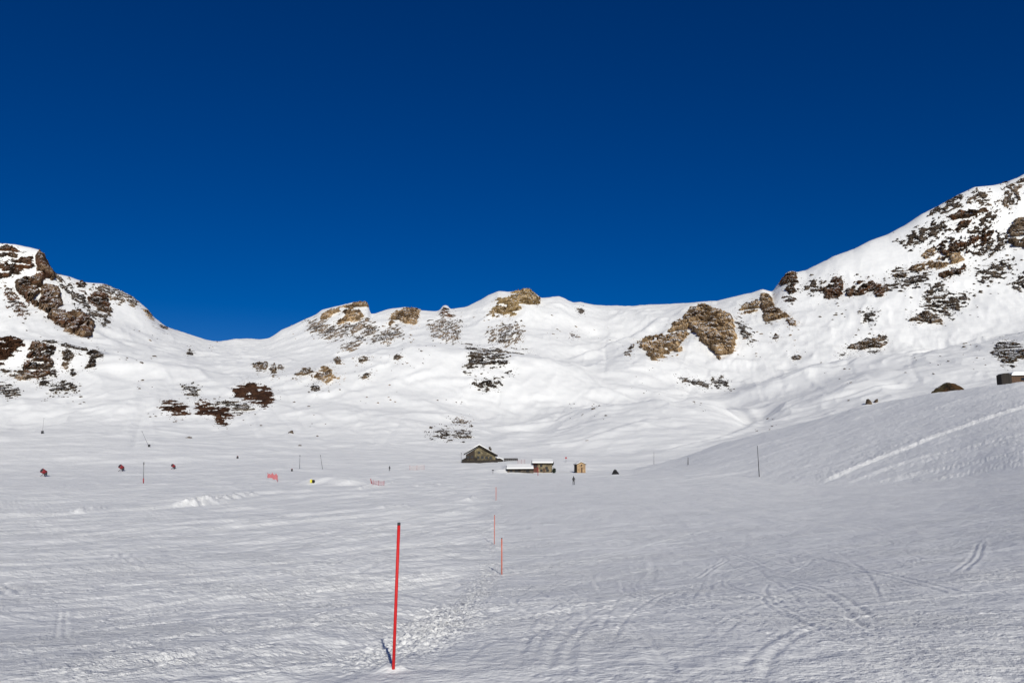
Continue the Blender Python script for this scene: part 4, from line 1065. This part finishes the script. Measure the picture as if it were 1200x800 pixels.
# the chalet
ch, m = root_at('chalet', 562, 541.5, "dark gabled mountain chalet with tan stone gable, standing highest of the buildings", 'chalet', math.radians(4), sink=.4)
W0, W1, D = -15.5 * m, 18.5 * m, 11.0
zr, zl_, zr_ = 18.4 * m + .4, 9.0 * m + .4, 7.6 * m + .4
xr = -0.6 * m
def roof_z(x): return zl_ + (zr - zl_) * (x - W0) / (xr - W0) if x < xr else zr_ + (zr - zr_) * (W1 - x) / (W1 - xr)
MB().prism([(W0, -.6), (W1, -.6), (W1, zr_), (xr, zr), (W0, zl_)], 0, D).build('wall', MAT['olivestone'], ch)
ov = 1.0
rf = MB().prism([(W0 - ov, roof_z(W0) - .28), (xr, zr), (W1 + ov * .9, zr_ - .30), (W1 + ov * .9, zr_ + .30), (xr, zr + .62), (W0 - ov, roof_z(W0) + .32)], -1.3, D + .8).build('roof', MAT['timber'], ch)
MB().prism([(W0 - ov + .25, roof_z(W0) + .27), (xr, zr + .59), (W1 + ov * .9 - .25, zr_ + .27), (W1 + ov * .9 - .5, zr_ + .66), (xr, zr + 1.0), (W0 - ov + .5, roof_z(W0) + .66)], -1.15, D + .6).build('roof_snow', MAT['snow'], rf)
for x, h in ((5.0, 1.5), (12.2 * m, 1.9)):
    c = MB(); c.box((x, 5, roof_z(x) + .6 + h / 2), (.8, .8, h), .04); c.box((x, 5, roof_z(x) + .66 + h), (1.0, 1.0, .12), .02)
    c.build('chimney', MAT['darkstone'], rf)
# dark timber front on the left third, with its beams
tf = MB(); tf.prism([(W0 + .05, 1.5), (-6.2 * m, 1.5), (-6.2 * m, roof_z(-6.2 * m) - .5), (W0 + .05, roof_z(W0) - .1)], -.16, -.02)
tf.build('timber_front', MAT['smokedwood'], ch)
pb = MB()
for x in (W0 + .2, -11.3 * m, -6.2 * m): pb.box((x, -.26, (roof_z(x) + .2) / 2), (.3, .18, roof_z(x) - .2))
pb.build('timber_frame', MAT['timber'], ch)
for x, z in ((-13.3 * m, 2.6), (-8.8 * m, 2.7), (-1.6 * m, 2.5), (3.2 * m, 2.5), (8.0 * m, 2.4), (12.8 * m, 2.3)): window_at(ch, x, z, 1.0, 1.1, -.20 if x < -6.2 * m else -.03)
window_at(ch, xr, 4.6, .9, .9, -.03)
dr = MB().box((-4.2 * m, -.05, 1.2), (1.1, .12, 2.2), .02).build('door', MAT['timber'], ch)
MB().box((-4.2 * m + .4, -.14, 1.25), (.05, .06, .2)).build('handle', MAT['steel'], dr)
# terrace with its railing along the foot of the front
MB().box(((W0 + W1) / 2 - .4, -2.0, .3), (W1 - W0 + 2.4, 3.6, .7), .04).build('terrace', MAT['timber'], ch)
rl = MB(); a0, a1 = W0 - 1.4, W1 + .6
rl.box(((a0 + a1) / 2, -3.75, 1.55), (a1 - a0, .1, .12)); rl.box(((a0 + a1) / 2, -3.75, 1.0), (a1 - a0, .06, .62))
x = a0
while x < a1 + .1: rl.box((x, -3.75, 1.1), (.12, .12, .85)); x += 1.25
rl.build('railing', MAT['timber'], ch)
# lean-to on the left and the annexe running off to the right
le = MB(); le.prism([(-20.5 * m, -.6), (W0 + .02, -.6), (W0 + .02, 6.6 * m), (-20.5 * m, 4.0 * m)], .6, 6.0)
le.build('lean_to', MAT['timber'], ch)
an = MB().prism([(W1 - .02, -.6), (W1 + 9 * m, -.6), (W1 + 9 * m, 3.6 * m), (W1 + 5 * m, 5.9 * m), (W1 - .02, 5.6 * m)], 1.2, 8.0).build('annexe', MAT['timber'], ch)
MB().prism([(W1 + .3, 5.6 * m + .02), (W1 + 5 * m, 5.9 * m + .02), (W1 + 9 * m + .3, 3.6 * m + .05), (W1 + 9 * m + .3, 3.6 * m + .3), (W1 + 5 * m, 5.9 * m + .35), (W1 + .3, 5.6 * m + .35)], 1.0, 8.2).build('annexe_snow', MAT['snow'], an)
# flag-less mast beside the chalet
e, m2 = root_at('mast', 540.5, 541.5, "thin grey mast standing at the left end of the chalet", 'mast')
MB().tube([(0, 0, -.4), (0, 0, 10 * m2)], [.09, .06]).build('pole', MAT['steel'], e)
MB().box((0, 0, 10 * m2 + .1), (.5, .2, .25), .03).build('head', MAT['darksteel'], e)
# low dark fence from the annexe to the right
e, m2 = root_at('timber_fence', 590.5, 540.2, "low dark timber fence running right from the chalet's annexe", 'fence', sink=.2)
f = MB(); L = 16 * m2
f.box((L / 2, 0, 1.25), (L, .10, .6)); f.box((L / 2, .012, .5), (L, .08, .6)); f.build('boards', MAT['timber'], e)
k = 0.0
while k <= L + .01:
    MB().box((k, -.10, .62), (.16, .14, 1.5 + (.25 if k > L * .8 else 0))).build('post', MAT['timber'], e); k += L / 7

# the long barn and its taller house
bn, m = root_at('stone_barn', 610, 553.4, "long low stone barn half buried in snow, left of the taller house", 'barn', sink=.25)
L = 15 * m
MB().prism([(-L, -.4), (L, -.4), (L, 1.45), (-L, 1.40)], 0, 6.5).build('wall', MAT['darkstone'], bn)
rb = MB()
a = [(-L - .5, -.9, 1.32), (L + .1, -.9, 1.40), (L + .1, 3.6, 2.75), (-L - .5, 3.6, 2.6)]
vs = [rb.bm.verts.new(v) for v in a] + [rb.bm.verts.new((x, y, z + .26)) for x, y, z in a]
for q in ((0, 1, 2, 3), (7, 6, 5, 4), (0, 4, 5, 1), (1, 5, 6, 2), (2, 6, 7, 3), (3, 7, 4, 0)): rb.bm.faces.new([vs[i] for i in q])
rf = rb.build('roof', MAT['timber'], bn)
rs_ = MB(); a = [(-L - .4, -.85, 1.56), (L + .0, -.85, 1.64), (L + .0, 3.6, 2.99), (-L - .4, 3.6, 2.84)]
vs = [rs_.bm.verts.new(v) for v in a] + [rs_.bm.verts.new((x * .995, y + (.15 if y < 0 else 0), z + .45)) for x, y, z in a]
for q in ((0, 1, 2, 3), (7, 6, 5, 4), (0, 4, 5, 1), (1, 5, 6, 2), (2, 6, 7, 3), (3, 7, 4, 0)): rs_.bm.faces.new([vs[i] for i in q])
rs_.build('roof_snow', MAT['snow'], rf)
for x in (-11, -4.5, 8): window_at(bn, x * m, .82, 1.1, .72, -.03)
MB().box((-1.5 * m, -.04, .68), (.9, .12, 1.35), .02).build('door', MAT['timber'], bn)
MB().box((-14.6 * m, -.06, .9), (.3, .14, 1.4), .02).build('corner_post', MAT['timber'], bn)

hs, m = root_at('stone_house', 637.5, 553.6, "two storey tan stone house with thick roof snow, joined to the low barn", 'house', sink=.3)
X0, X1 = -12.3 * m, 9.5 * m
H = 10.4 * m + .3
MB().box(((X0 + 5 * m + X1) / 2, 3.5, H / 2 - .2), (X1 - X0 - 5 * m, 7, H + .4)).build('wall', MAT['stone'], hs)
tb = MB().box((X0 + 2.45 * m, 3.6, H / 2 - .22), (4.9 * m, 6.8, H + .36)).build('timber_bay', MAT['redwood'], hs)
r = MB(); r.prism([(-1.0, H - .05), (3.6, H + .95), (7.9, H - .05), (7.9, H + .22), (3.6, H + 1.22), (-1.0, H + .22)], X0 - .5, X1 + .4)
bmesh.ops.rotate(r.bm, cent=(0, 0, 0), matrix=Matrix.Rotation(math.pi / 2, 3, 'Z'), verts=r.bm.verts[:]); bmesh.ops.scale(r.bm, vec=(-1, 1, 1), verts=r.bm.verts[:])
rf = r.build('roof', MAT['timber'], hs)
r = MB(); r.prism([(-.95, H + .20), (3.6, H + 1.20), (7.8, H + .20), (7.6, H + .65), (3.6, H + 1.75), (-.75, H + .68)], X0 - .4, X1 + .3)
bmesh.ops.rotate(r.bm, cent=(0, 0, 0), matrix=Matrix.Rotation(math.pi / 2, 3, 'Z'), verts=r.bm.verts[:]); bmesh.ops.scale(r.bm, vec=(-1, 1, 1), verts=r.bm.verts[:])
r.build('roof_snow', MAT['snow'], rf)
for x, z in ((-9.9, H - .9), (-3.2, H - .75), (3.0, H - 1.6), (-3.0, 1.1), (4.0, 1.1)): window_at(hs, x * m, z, .85, .8, -.03 if x > -7 else .15)
MB().box((.3 * m, -.04, .98), (.9, .12, 1.9), .02).build('door', MAT['brownwood'], hs)

def shrub(name, px, py, wpx, hpx, label, seed, lift=0.0):
    e, m = root_at(name, px, py, label, 'shrub')
    rr = np.random.default_rng(seed)
    n = 420; d = rr.normal(size=(n, 3)); d /= np.linalg.norm(d, axis=1)[:, None]
    rad = rr.random(n) ** .33
    C = d * rad[:, None] * np.array([wpx * m / 2, wpx * m / 2, hpx * m / 2]) * (1 + .25 * rr.normal(size=(n, 1))) + np.array([0, 0, hpx * m / 2 + lift])
    vs, fs = [], []
    for c in C:
        a = rr.normal(size=3); a /= np.linalg.norm(a); b = np.cross(a, rr.normal(size=3)); b /= np.linalg.norm(b)
        s = .22 * (0.6 + rr.random())
        k = len(vs); vs += [c + a * s, c + b * s * .6, c - a * s, c - b * s * .6]; fs.append((k, k + 1, k + 2, k + 3))
    link(bpy.data.objects.new('foliage', mesh_from('foliage', vs, fs, MAT['shrub'], False)), e)
    MB().tube([(0, 0, -.4), (.03, 0, lift + hpx * m * .45)], [.12, .07]).build('stem', MAT['timber'], e)
shrub('bush', 646.3, 552.5, 4.6, 5.2, "round dark bush rising behind the right end of the stone house", 5, lift=2.4)
shrub('bush', 649.3, 553.8, 3.6, 5.0, "low dark green bush at the right corner of the stone house", 6)

# the small hut standing on its own
ht, m = root_at('stone_hut', 681.3, 553.8, "small warm tan stone hut with left wall darkened for shade, alone right of the house", 'hut', math.radians(14), sink=.25)
w2, dd = 5.2 * m, 3.4
zE, zR = 9.6 * m + .25, 12.0 * m + .25
MB().prism([(-w2, -.4), (w2, -.4), (w2, zE), (0, zR), (-w2, zE)], 0, dd).build('wall', MAT['tanstone'], ht)
rf = MB().prism([(-w2 - .25, zE - .12), (0, zR + .02), (w2 + .25, zE - .12), (w2 + .25, zE + .04), (0, zR + .18), (-w2 - .25, zE + .04)], -.25, dd + .25).build('roof', MAT['timber'], ht)
MB().prism([(-w2 - .2, zE + .03), (0, zR + .17), (w2 + .2, zE + .03), (w2 + .1, zE + .28), (0, zR + .42), (-w2 - .1, zE + .28)], .1, dd + .2).build('roof_snow', MAT['snow'], rf)
dr = MB().box((.15, -.05, 1.25), (.55, .12, 2.1), .02).build('door', MAT['brownwood'], ht)
MB().box((.32, -.13, 1.25), (.05, .05, .14)).build('handle', MAT['steel'], dr)
window_at(ht, 0.1, zE - .35, .4, .45, -.03)
MB().box((-w2 - .05, 1.6, 1.6), (.12, 2.9, 3.1), .02).build('side_shade_panel', MAT['timber'], ht)  # dark panel stands in for shade on the hut's left wall
MB().box((-w2 - .55, .8, 1.2), (.9, .7, .14), .02).build('shelf', MAT['timber'], ht)

# the snow roofed hut at the right edge, behind the crest of the near slope
def hidden_at(px, Y):
    u, _ = ray(px, 445); x = float(u) * Y
    return Vector((x, Y, SV.ground(x, Y)))
YH = 196.0
p0 = hidden_at(1179, YH)
def zat(py, px=1180): return EYE + float(ray(px, py)[1]) * YH
m = YH / FPX
sh = empty('snowy_shed', p0 - Vector((0, 0, .3))); tag(sh, "brown timber shed with snow on its roof, at the right edge behind the slope crest", 'shed')
zt = zat(437) - p0.z + .3; zw = zat(440.5) - p0.z + .3
MB().prism([(-6 * m, -.3), (6 * m, -.3), (6 * m, zt - .35), (2.4 * m, zt), (-3.0 * m, zt - .1), (-6 * m, zt - .5)], -.25, 1.8).build('end_wall', MAT['timber'], sh)
MB().prism([(6 * m + .01, -.3), (75 * m, -.3), (75 * m, zw + .3), (6 * m + .01, zw)], 0, 3.4).build('wall', MAT['brownwood'], sh)
rf = MB().prism([(6 * m + .02, zw + .01), (75 * m + .2, zw + .32), (75 * m + .2, zw + .44), (6 * m + .02, zw + .14)], -.3, 3.7).build('roof', MAT['timber'], sh)
MB().prism([(6 * m + .03, zw + .13), (75 * m + .2, zw + .43), (75 * m + .1, zw + 1.5), (9 * m, zw + 1.0), (7 * m, zw + .6)], -.25, 3.6).build('roof_snow', MAT['snow'], rf)
window_at(sh, 20 * m, zw - .75, .9, .6, -.04)
# boulder half hidden by the same crest
p = hidden_at(1110, 226.0); m = 226.0 / FPX
ztop = EYE + float(ray(1110, 449.5)[1]) * 226.0
bm = bmesh.new(); bmesh.ops.create_icosphere(bm, subdivisions=5, radius=1.0)
co = np.array([v.co[:] for v in bm.verts]); 
r = 1 + .10 * fbm3(co * 1.7, 4, 77) + .05 * (worley3(co * 3.0, 78)[2] - .5)
co = co * r[:, None] * np.array([29 * m, 2.6, (ztop - p.z) / 1.03]); co[:, 2] += (co[:, 0] / (21 * m)) * .45
for v, c in zip(bm.verts, co): v.co = c
me = bpy.data.meshes.new('boulder'); bm.to_mesh(me); bm.free(); me.materials.append(MAT['green'])
o = link(bpy.data.objects.new('boulder', me)); o.location = p; tag(o, "dome shaped mossy brown boulder rising behind the crest of the near right slope", 'rock')
# black pointed rock on the piste edge
p = SV.at(721, 555.3, 100); m = p.y / FPX
bm = bmesh.new(); bmesh.ops.create_icosphere(bm, subdivisions=4, radius=1.0)
co = np.array([v.co[:] for v in bm.verts]); zz = np.clip(co[:, 2], -.3, 1)
sq = np.clip(1.05 - .75 * np.clip(zz, 0, 1), .1, 1)
co = np.stack([co[:, 0] * sq * 4.1 * m, co[:, 1] * sq * 1.1, zz * 5.6 * m], 1) * (1 + .2 * fbm3(co * 1.7, 3, 79))[:, None]
for v, c in zip(bm.verts, co): v.co = c
me = bpy.data.meshes.new('pointed_rock'); bm.to_mesh(me); bm.free(); me.materials.append(MAT['black'])
o = link(bpy.data.objects.new('pointed_rock', me)); o.location = p; tag(o, "black pointed rock alone on the piste edge right of the small hut", 'rock')

# ---------------------------------------------------------------- poles, lances, nets, people
def pole(px0, py0, px1, py1, r, mat, label, group=None, capmat='darksteel', name='piste_pole'):
    p = SV.at(px0, py0)
    u, s = ray(px1, py1)
    top = Vector((float(u) * p.y, p.y, EYE + float(s) * p.y)) - p
    e = empty(name, p); tag(e, label, 'piste pole', group)
    d = top.normalized()
    MB().tube([-d * .25, top * .5, top - d * .02], [r, r, r], 16).build('shaft', MAT[mat], e, True)
    MB().tube([top - d * .018, top + d * .004], [r * 1.06, r * 1.0], 16).build('cap', MAT[capmat], e, True)
    return e
pole(461, 783, 467.5, 612.5, .0135, 'red', "bright red piste pole nearest the camera, leaning slightly to the right")
pole(588, 672.5, 588, 630, .021, 'orange', "thin faded red pole, second nearest along the piste edge")
pole(579.3, 637, 579.6, 603, .019, 'orange', "thin faded red pole, third along the piste edge")
pole(581.3, 586, 581.3, 570.5, .03, 'orange', "thin faded red pole, farthest of the row along the piste edge", capmat='orange')
pole(630.4, 557.0, 630.4, 547.5, .09, 'pad', "short dark red pole standing before the stone house and barn")

def lance(name, px0, py0, px1, py1, r, label, cat, pad=None, box=None, mat='darksteel', head=True):
    p = SV.at(px0, py0, 60)
    u, s = ray(px1, py1)
    m = p.y / FPX
    top = Vector((float(u) * p.y, p.y, EYE + float(s) * p.y)) - p
    e = empty(name, p); tag(e, label, cat)
    d = top.normalized()
    MB().tube([-d * .4, top * .5, top], [r, r * .85, r * .6], 10).build('shaft', MAT[mat], e, True)
    if head: MB().tube([top - d * r * 3, top + d * r * 4], [r * 1.5, r * 1.3], 10).build('head', MAT['steel'], e, True)
    if pad: MB().tube([d * .05, d * pad * m * .9, d * pad * m], [.62 * m, .62 * m, .3 * m], 12).build('pad', MAT['pad'], e, True)
    if box: MB().box((0, 0, box * m / 2), (box * m * .8, .5, box * m), .05).build('valve_box', MAT['darksteel'], e)
    return e
lance('snow_lance', 168, 566, 168.5, 543, .07, "upright snow making lance with dark red padded foot, on the left flat", 'snow lance', pad=6, mat='steel')
lance('snow_lance', 174.6, 523.5, 166.5, 505.5, .09, "thin snow making lance leaning left from a small dark box", 'snow lance', box=3, mat='steel')
lance('snow_lance', 49.5, 508, 51.5, 490, .08, "thin upright snow making lance, farthest left with a dark foot", 'snow lance', box=3.4, mat='steel')
lance('marker_post', 351, 549, 351.5, 533.8, .08, "dark post on the left end of the snow jump", 'post')
lance('marker_post', 378, 549.5, 375.6, 533.8, .08, "dark post leaning left on the right end of the snow jump", 'post')
lance('marker_post', 889.8, 558.5, 887.5, 522, .075, "tall dark post at the foot of the near right slope", 'post', head=False)
lance('marker_post', 806.3, 544.5, 806.3, 535.5, .11, "short dark post on the left tail of the near right slope", 'post', head=False)
lance('marker_post', 766.3, 544, 766.3, 529.5, .07, "thin pale post left of the near right slope's tail", 'post', mat='steel', head=False)
lance('marker_post', 435.5, 566.5, 434.3, 560.5, .09, "stubby dark red post at the left end of the lower net", 'post', mat='pad', head=False)
for px, py, w, lab in ((342, 552, 2.4, "small dark hydrant box left of the snow jump"), (278.3, 537, 2.4, "small dark hydrant box on the flat below the earth patches")):
    e, m = root_at('hydrant', px, py, lab, 'hydrant')
    MB().box((0, 0, w * m * .55), (w * m * .8, w * m * .7, w * m * 1.1), .06).build('casing', MAT['darksteel'], e)
    MB().tube([(0, 0, w * m * 1.08), (0, 0, w * m * 1.35)], [.18, .15]).build('lid', MAT['pad'], e, True)

def snow_gun(px, py, hpx, label):
    e, m = root_at('snow_gun', px, py, label, 'snow gun')
    k = hpx * m / 2.0            # drawn for 2 m of height
    for ax, ay in ((-.75, -.5), (.75, -.5), (0, .9)):
        MB().tube([(ax * k, ay * k, -.1), (0, 0, .85 * k)], [.09 * k, .07 * k], 8).build('leg', MAT['darksteel'], e)
    ca, sa = math.cos(.35), math.sin(.35)
    ctr = Vector((0, 0, 1.35 * k)); ax = Vector((-.35, -.75, .45)).normalized()
    MB().tube([(0, 0, .7 * k), ctr], [.14 * k, .14 * k], 10).build('column', MAT['darksteel'], e)
    MB().tube([ctr - ax * .75 * k, ctr - ax * .6 * k, ctr + ax * .55 * k, ctr + ax * .75 * k], [.48 * k, .60 * k, .62 * k, .66 * k], 20).build('drum', MAT['pad'], e, True)
    MB().tube([ctr + ax * .751 * k, ctr + ax * .80 * k], [.52 * k, .50 * k], 20).build('fan_grille', MAT['darksteel'], e, True)
    MB().box((.55 * k, .1 * k, .75 * k), (.6 * k, .5 * k, .8 * k), .04).build('control_box', MAT['darksteel'], e)
snow_gun(51, 558, 8.0, "red snow gun farthest left and largest of the red ones on the flat")
snow_gun(142, 552, 7.0, "red snow gun in the middle, just left of the padded lance")
snow_gun(203, 549.5, 5.5, "red snow gun on the right of the three, smallest and farthest")

def net(pxa, pya, pxb, pyb, hpx, mat, label):
    a, b = SV.at(pxa, pya, 60), SV.at(pxb, pyb, 60)
    m = a.y / FPX; h = hpx * m
    e = empty('safety_net', a); tag(e, label, 'safety net')
    d = b - a; n = max(6, int(d.length / .32))
    g = MB()
    def P(t, z):
        x, y = a.x + d.x * t, a.y + d.y * t
        return Vector((x, y, SV.ground(x, y) + z)) - a
    for i in range(7):
        z = .08 + (h - .1) * i / 6
        g.tube([P(k / 6, z) for k in range(7)], .009, 4)
    for i in range(n + 1):
        t = i / n; g.tube([P(t, .06), P(t, h)], .009, 4)
    g.build('netting', MAT[mat], e)
    for t in (0, .5, 1): MB().tube([P(t, -.3), P(t, h + .12)], .035, 8).build('stake', MAT['pad'], e)
net(313.5, 559.5, 325, 564.5, 5.5, 'net', "red safety net sloping down to the right, left of the snow jump")
net(437, 568, 450, 568.5, 5.0, 'net', "red safety net beside a stubby post, right of the snow jump")
net(480, 550.5, 497, 550, 5.0, 'orangenet', "orange safety net on the flat left of the chalet")
net(607, 545, 615, 544.5, 6.0, 'orangenet', "orange safety net between the dark fence and the stone house")

# crash pad in front of the jump
e, m = root_at('crash_pad', 366, 565.5, "yellow and black crash pad lying in front of the snow jump", 'crash pad')
MB().box((-1.2 * m, 0, 2.0 * m), (2.3 * m, .7, 4.0 * m), .08).build('yellow_half', MAT['yellow_pad'], e)
MB().box((1.25 * m, .02, 1.7 * m), (2.5 * m, .7, 3.4 * m), .08).build('black_half', MAT['black'], e)
# piste signs
def sign(px, py, hpx, wpx, mat, label, disc=False):
    e, m = root_at('piste_sign', px, py, label, 'sign')
    MB().tube([(0, 0, -.3), (0, 0, hpx * m)], .05, 8).build('post', MAT['timber'], e)
    b = MB()
    if disc: b.tube([(0, -.08, hpx * m), (0, -.13, hpx * m)], [wpx * m / 2] * 2, 20)
    else: b.box((0, -.09, hpx * m), (wpx * m, .05, wpx * m * .4), .01)
    b.build('board', MAT[mat], e)
sign(577.6, 555.0, 4.2, 2.4, 'timber', "tiny dark piste sign on the flat below the chalet")
sign(663.3, 542, 5.6, 2.2, 'pad', "tiny red disc sign on the slope between the house and the hut", True)

def person(px, py, hpx, label, turn, skis=True, mat='darkcloth'):
    """standing figure seen from far off; the body is one skinned surface"""
    e, m = root_at('person', px, py, label, 'person', turn)
    k = hpx * m / 1.78
    J = {'pelvis': (0, 0, .92), 'waist': (0, .02, 1.08), 'chest': (0, .03, 1.30), 'neck': (0, .01, 1.48), 'head': (0, -.01, 1.60), 'crown': (0, -.01, 1.72),
         'shl': (-.19, .02, 1.40), 'ell': (-.30, -.02, 1.14), 'wrl': (-.27, -.22, .98), 'hal': (-.26, -.29, .96),
         'shr': (.19, .02, 1.40), 'elr': (.30, -.02, 1.14), 'wrr': (.27, -.22, .98), 'har': (.26, -.29, .96),
         'hil': (-.11, 0, .88), 'knl': (-.14, -.10, .50), 'anl': (-.14, .04, .11), 'tol': (-.14, -.14, .05),
         'hir': (.11, 0, .88), 'knr': (.14, -.10, .50), 'anr': (.14, .04, .11), 'tor': (.14, -.14, .05)}
    Rr = dict(pelvis=.155, waist=.145, chest=.17, neck=.07, head=.10, crown=.085, shl=.085, ell=.06, wrl=.05, hal=.05, shr=.085, elr=.06, wrr=.05, har=.05,
              hil=.105, knl=.075, anl=.065, tol=.055, hir=.105, knr=.075, anr=.065, tor=.055)
    ED = [('pelvis','waist'),('waist','chest'),('chest','neck'),('neck','head'),('head','crown'),('chest','shl'),('shl','ell'),('ell','wrl'),('wrl','hal'),
          ('chest','shr'),('shr','elr'),('elr','wrr'),('wrr','har'),('pelvis','hil'),('hil','knl'),('knl','anl'),('anl','tol'),('pelvis','hir'),('hir','knr'),('knr','anr'),('anr','tor')]
    keys = list(J); me = bpy.data.meshes.new('body')
    me.from_pydata([tuple(k * c for c in J[n]) for n in keys], [(keys.index(a), keys.index(b)) for a, b in ED], [])
    o = bpy.data.objects.new('body', me); link(o, e)
    o.modifiers.new('skin', 'SKIN'); o.modifiers.new('sub', 'SUBSURF').levels = 2
    for i, n in enumerate(keys):
        v = me.skin_vertices[0].data[i]; v.radius = (Rr[n] * k, Rr[n] * k); v.use_root = (n == 'pelvis')
    bpy.context.view_layer.update()
    dg = bpy.context.evaluated_depsgraph_get()
    solid = bpy.data.meshes.new_from_object(o.evaluated_get(dg)); solid.materials.clear(); solid.materials.append(MAT[mat])
    for p in solid.polygons: p.use_smooth = True
    o.modifiers.clear(); o.data = solid
    bm = bmesh.new(); bmesh.ops.create_uvsphere(bm, u_segments=16, v_segments=10, radius=.145 * k)
    bmesh.ops.translate(bm, vec=(0, .01 * k, 1.68 * k), verts=bm.verts)
    me2 = bpy.data.meshes.new('helmet'); bm.to_mesh(me2); bm.free(); me2.materials.append(MAT['helmet']); link(bpy.data.objects.new('helmet', me2), e)
    if skis:
        for x in (-.14, .14):
            MB().box((x * k, -.05 * k, .012), (.09 * k, 1.65 * k, .03), .005).build('ski', MAT['darksteel'], e)
person(672.3, 567.6, 9.4, "skier in dark clothing on the piste, directly below the small stone hut", math.pi)
person(456.4, 551.6, 5.6, "person in dark clothing on the flat, halfway between snow jump and chalet", .6, skis=False)
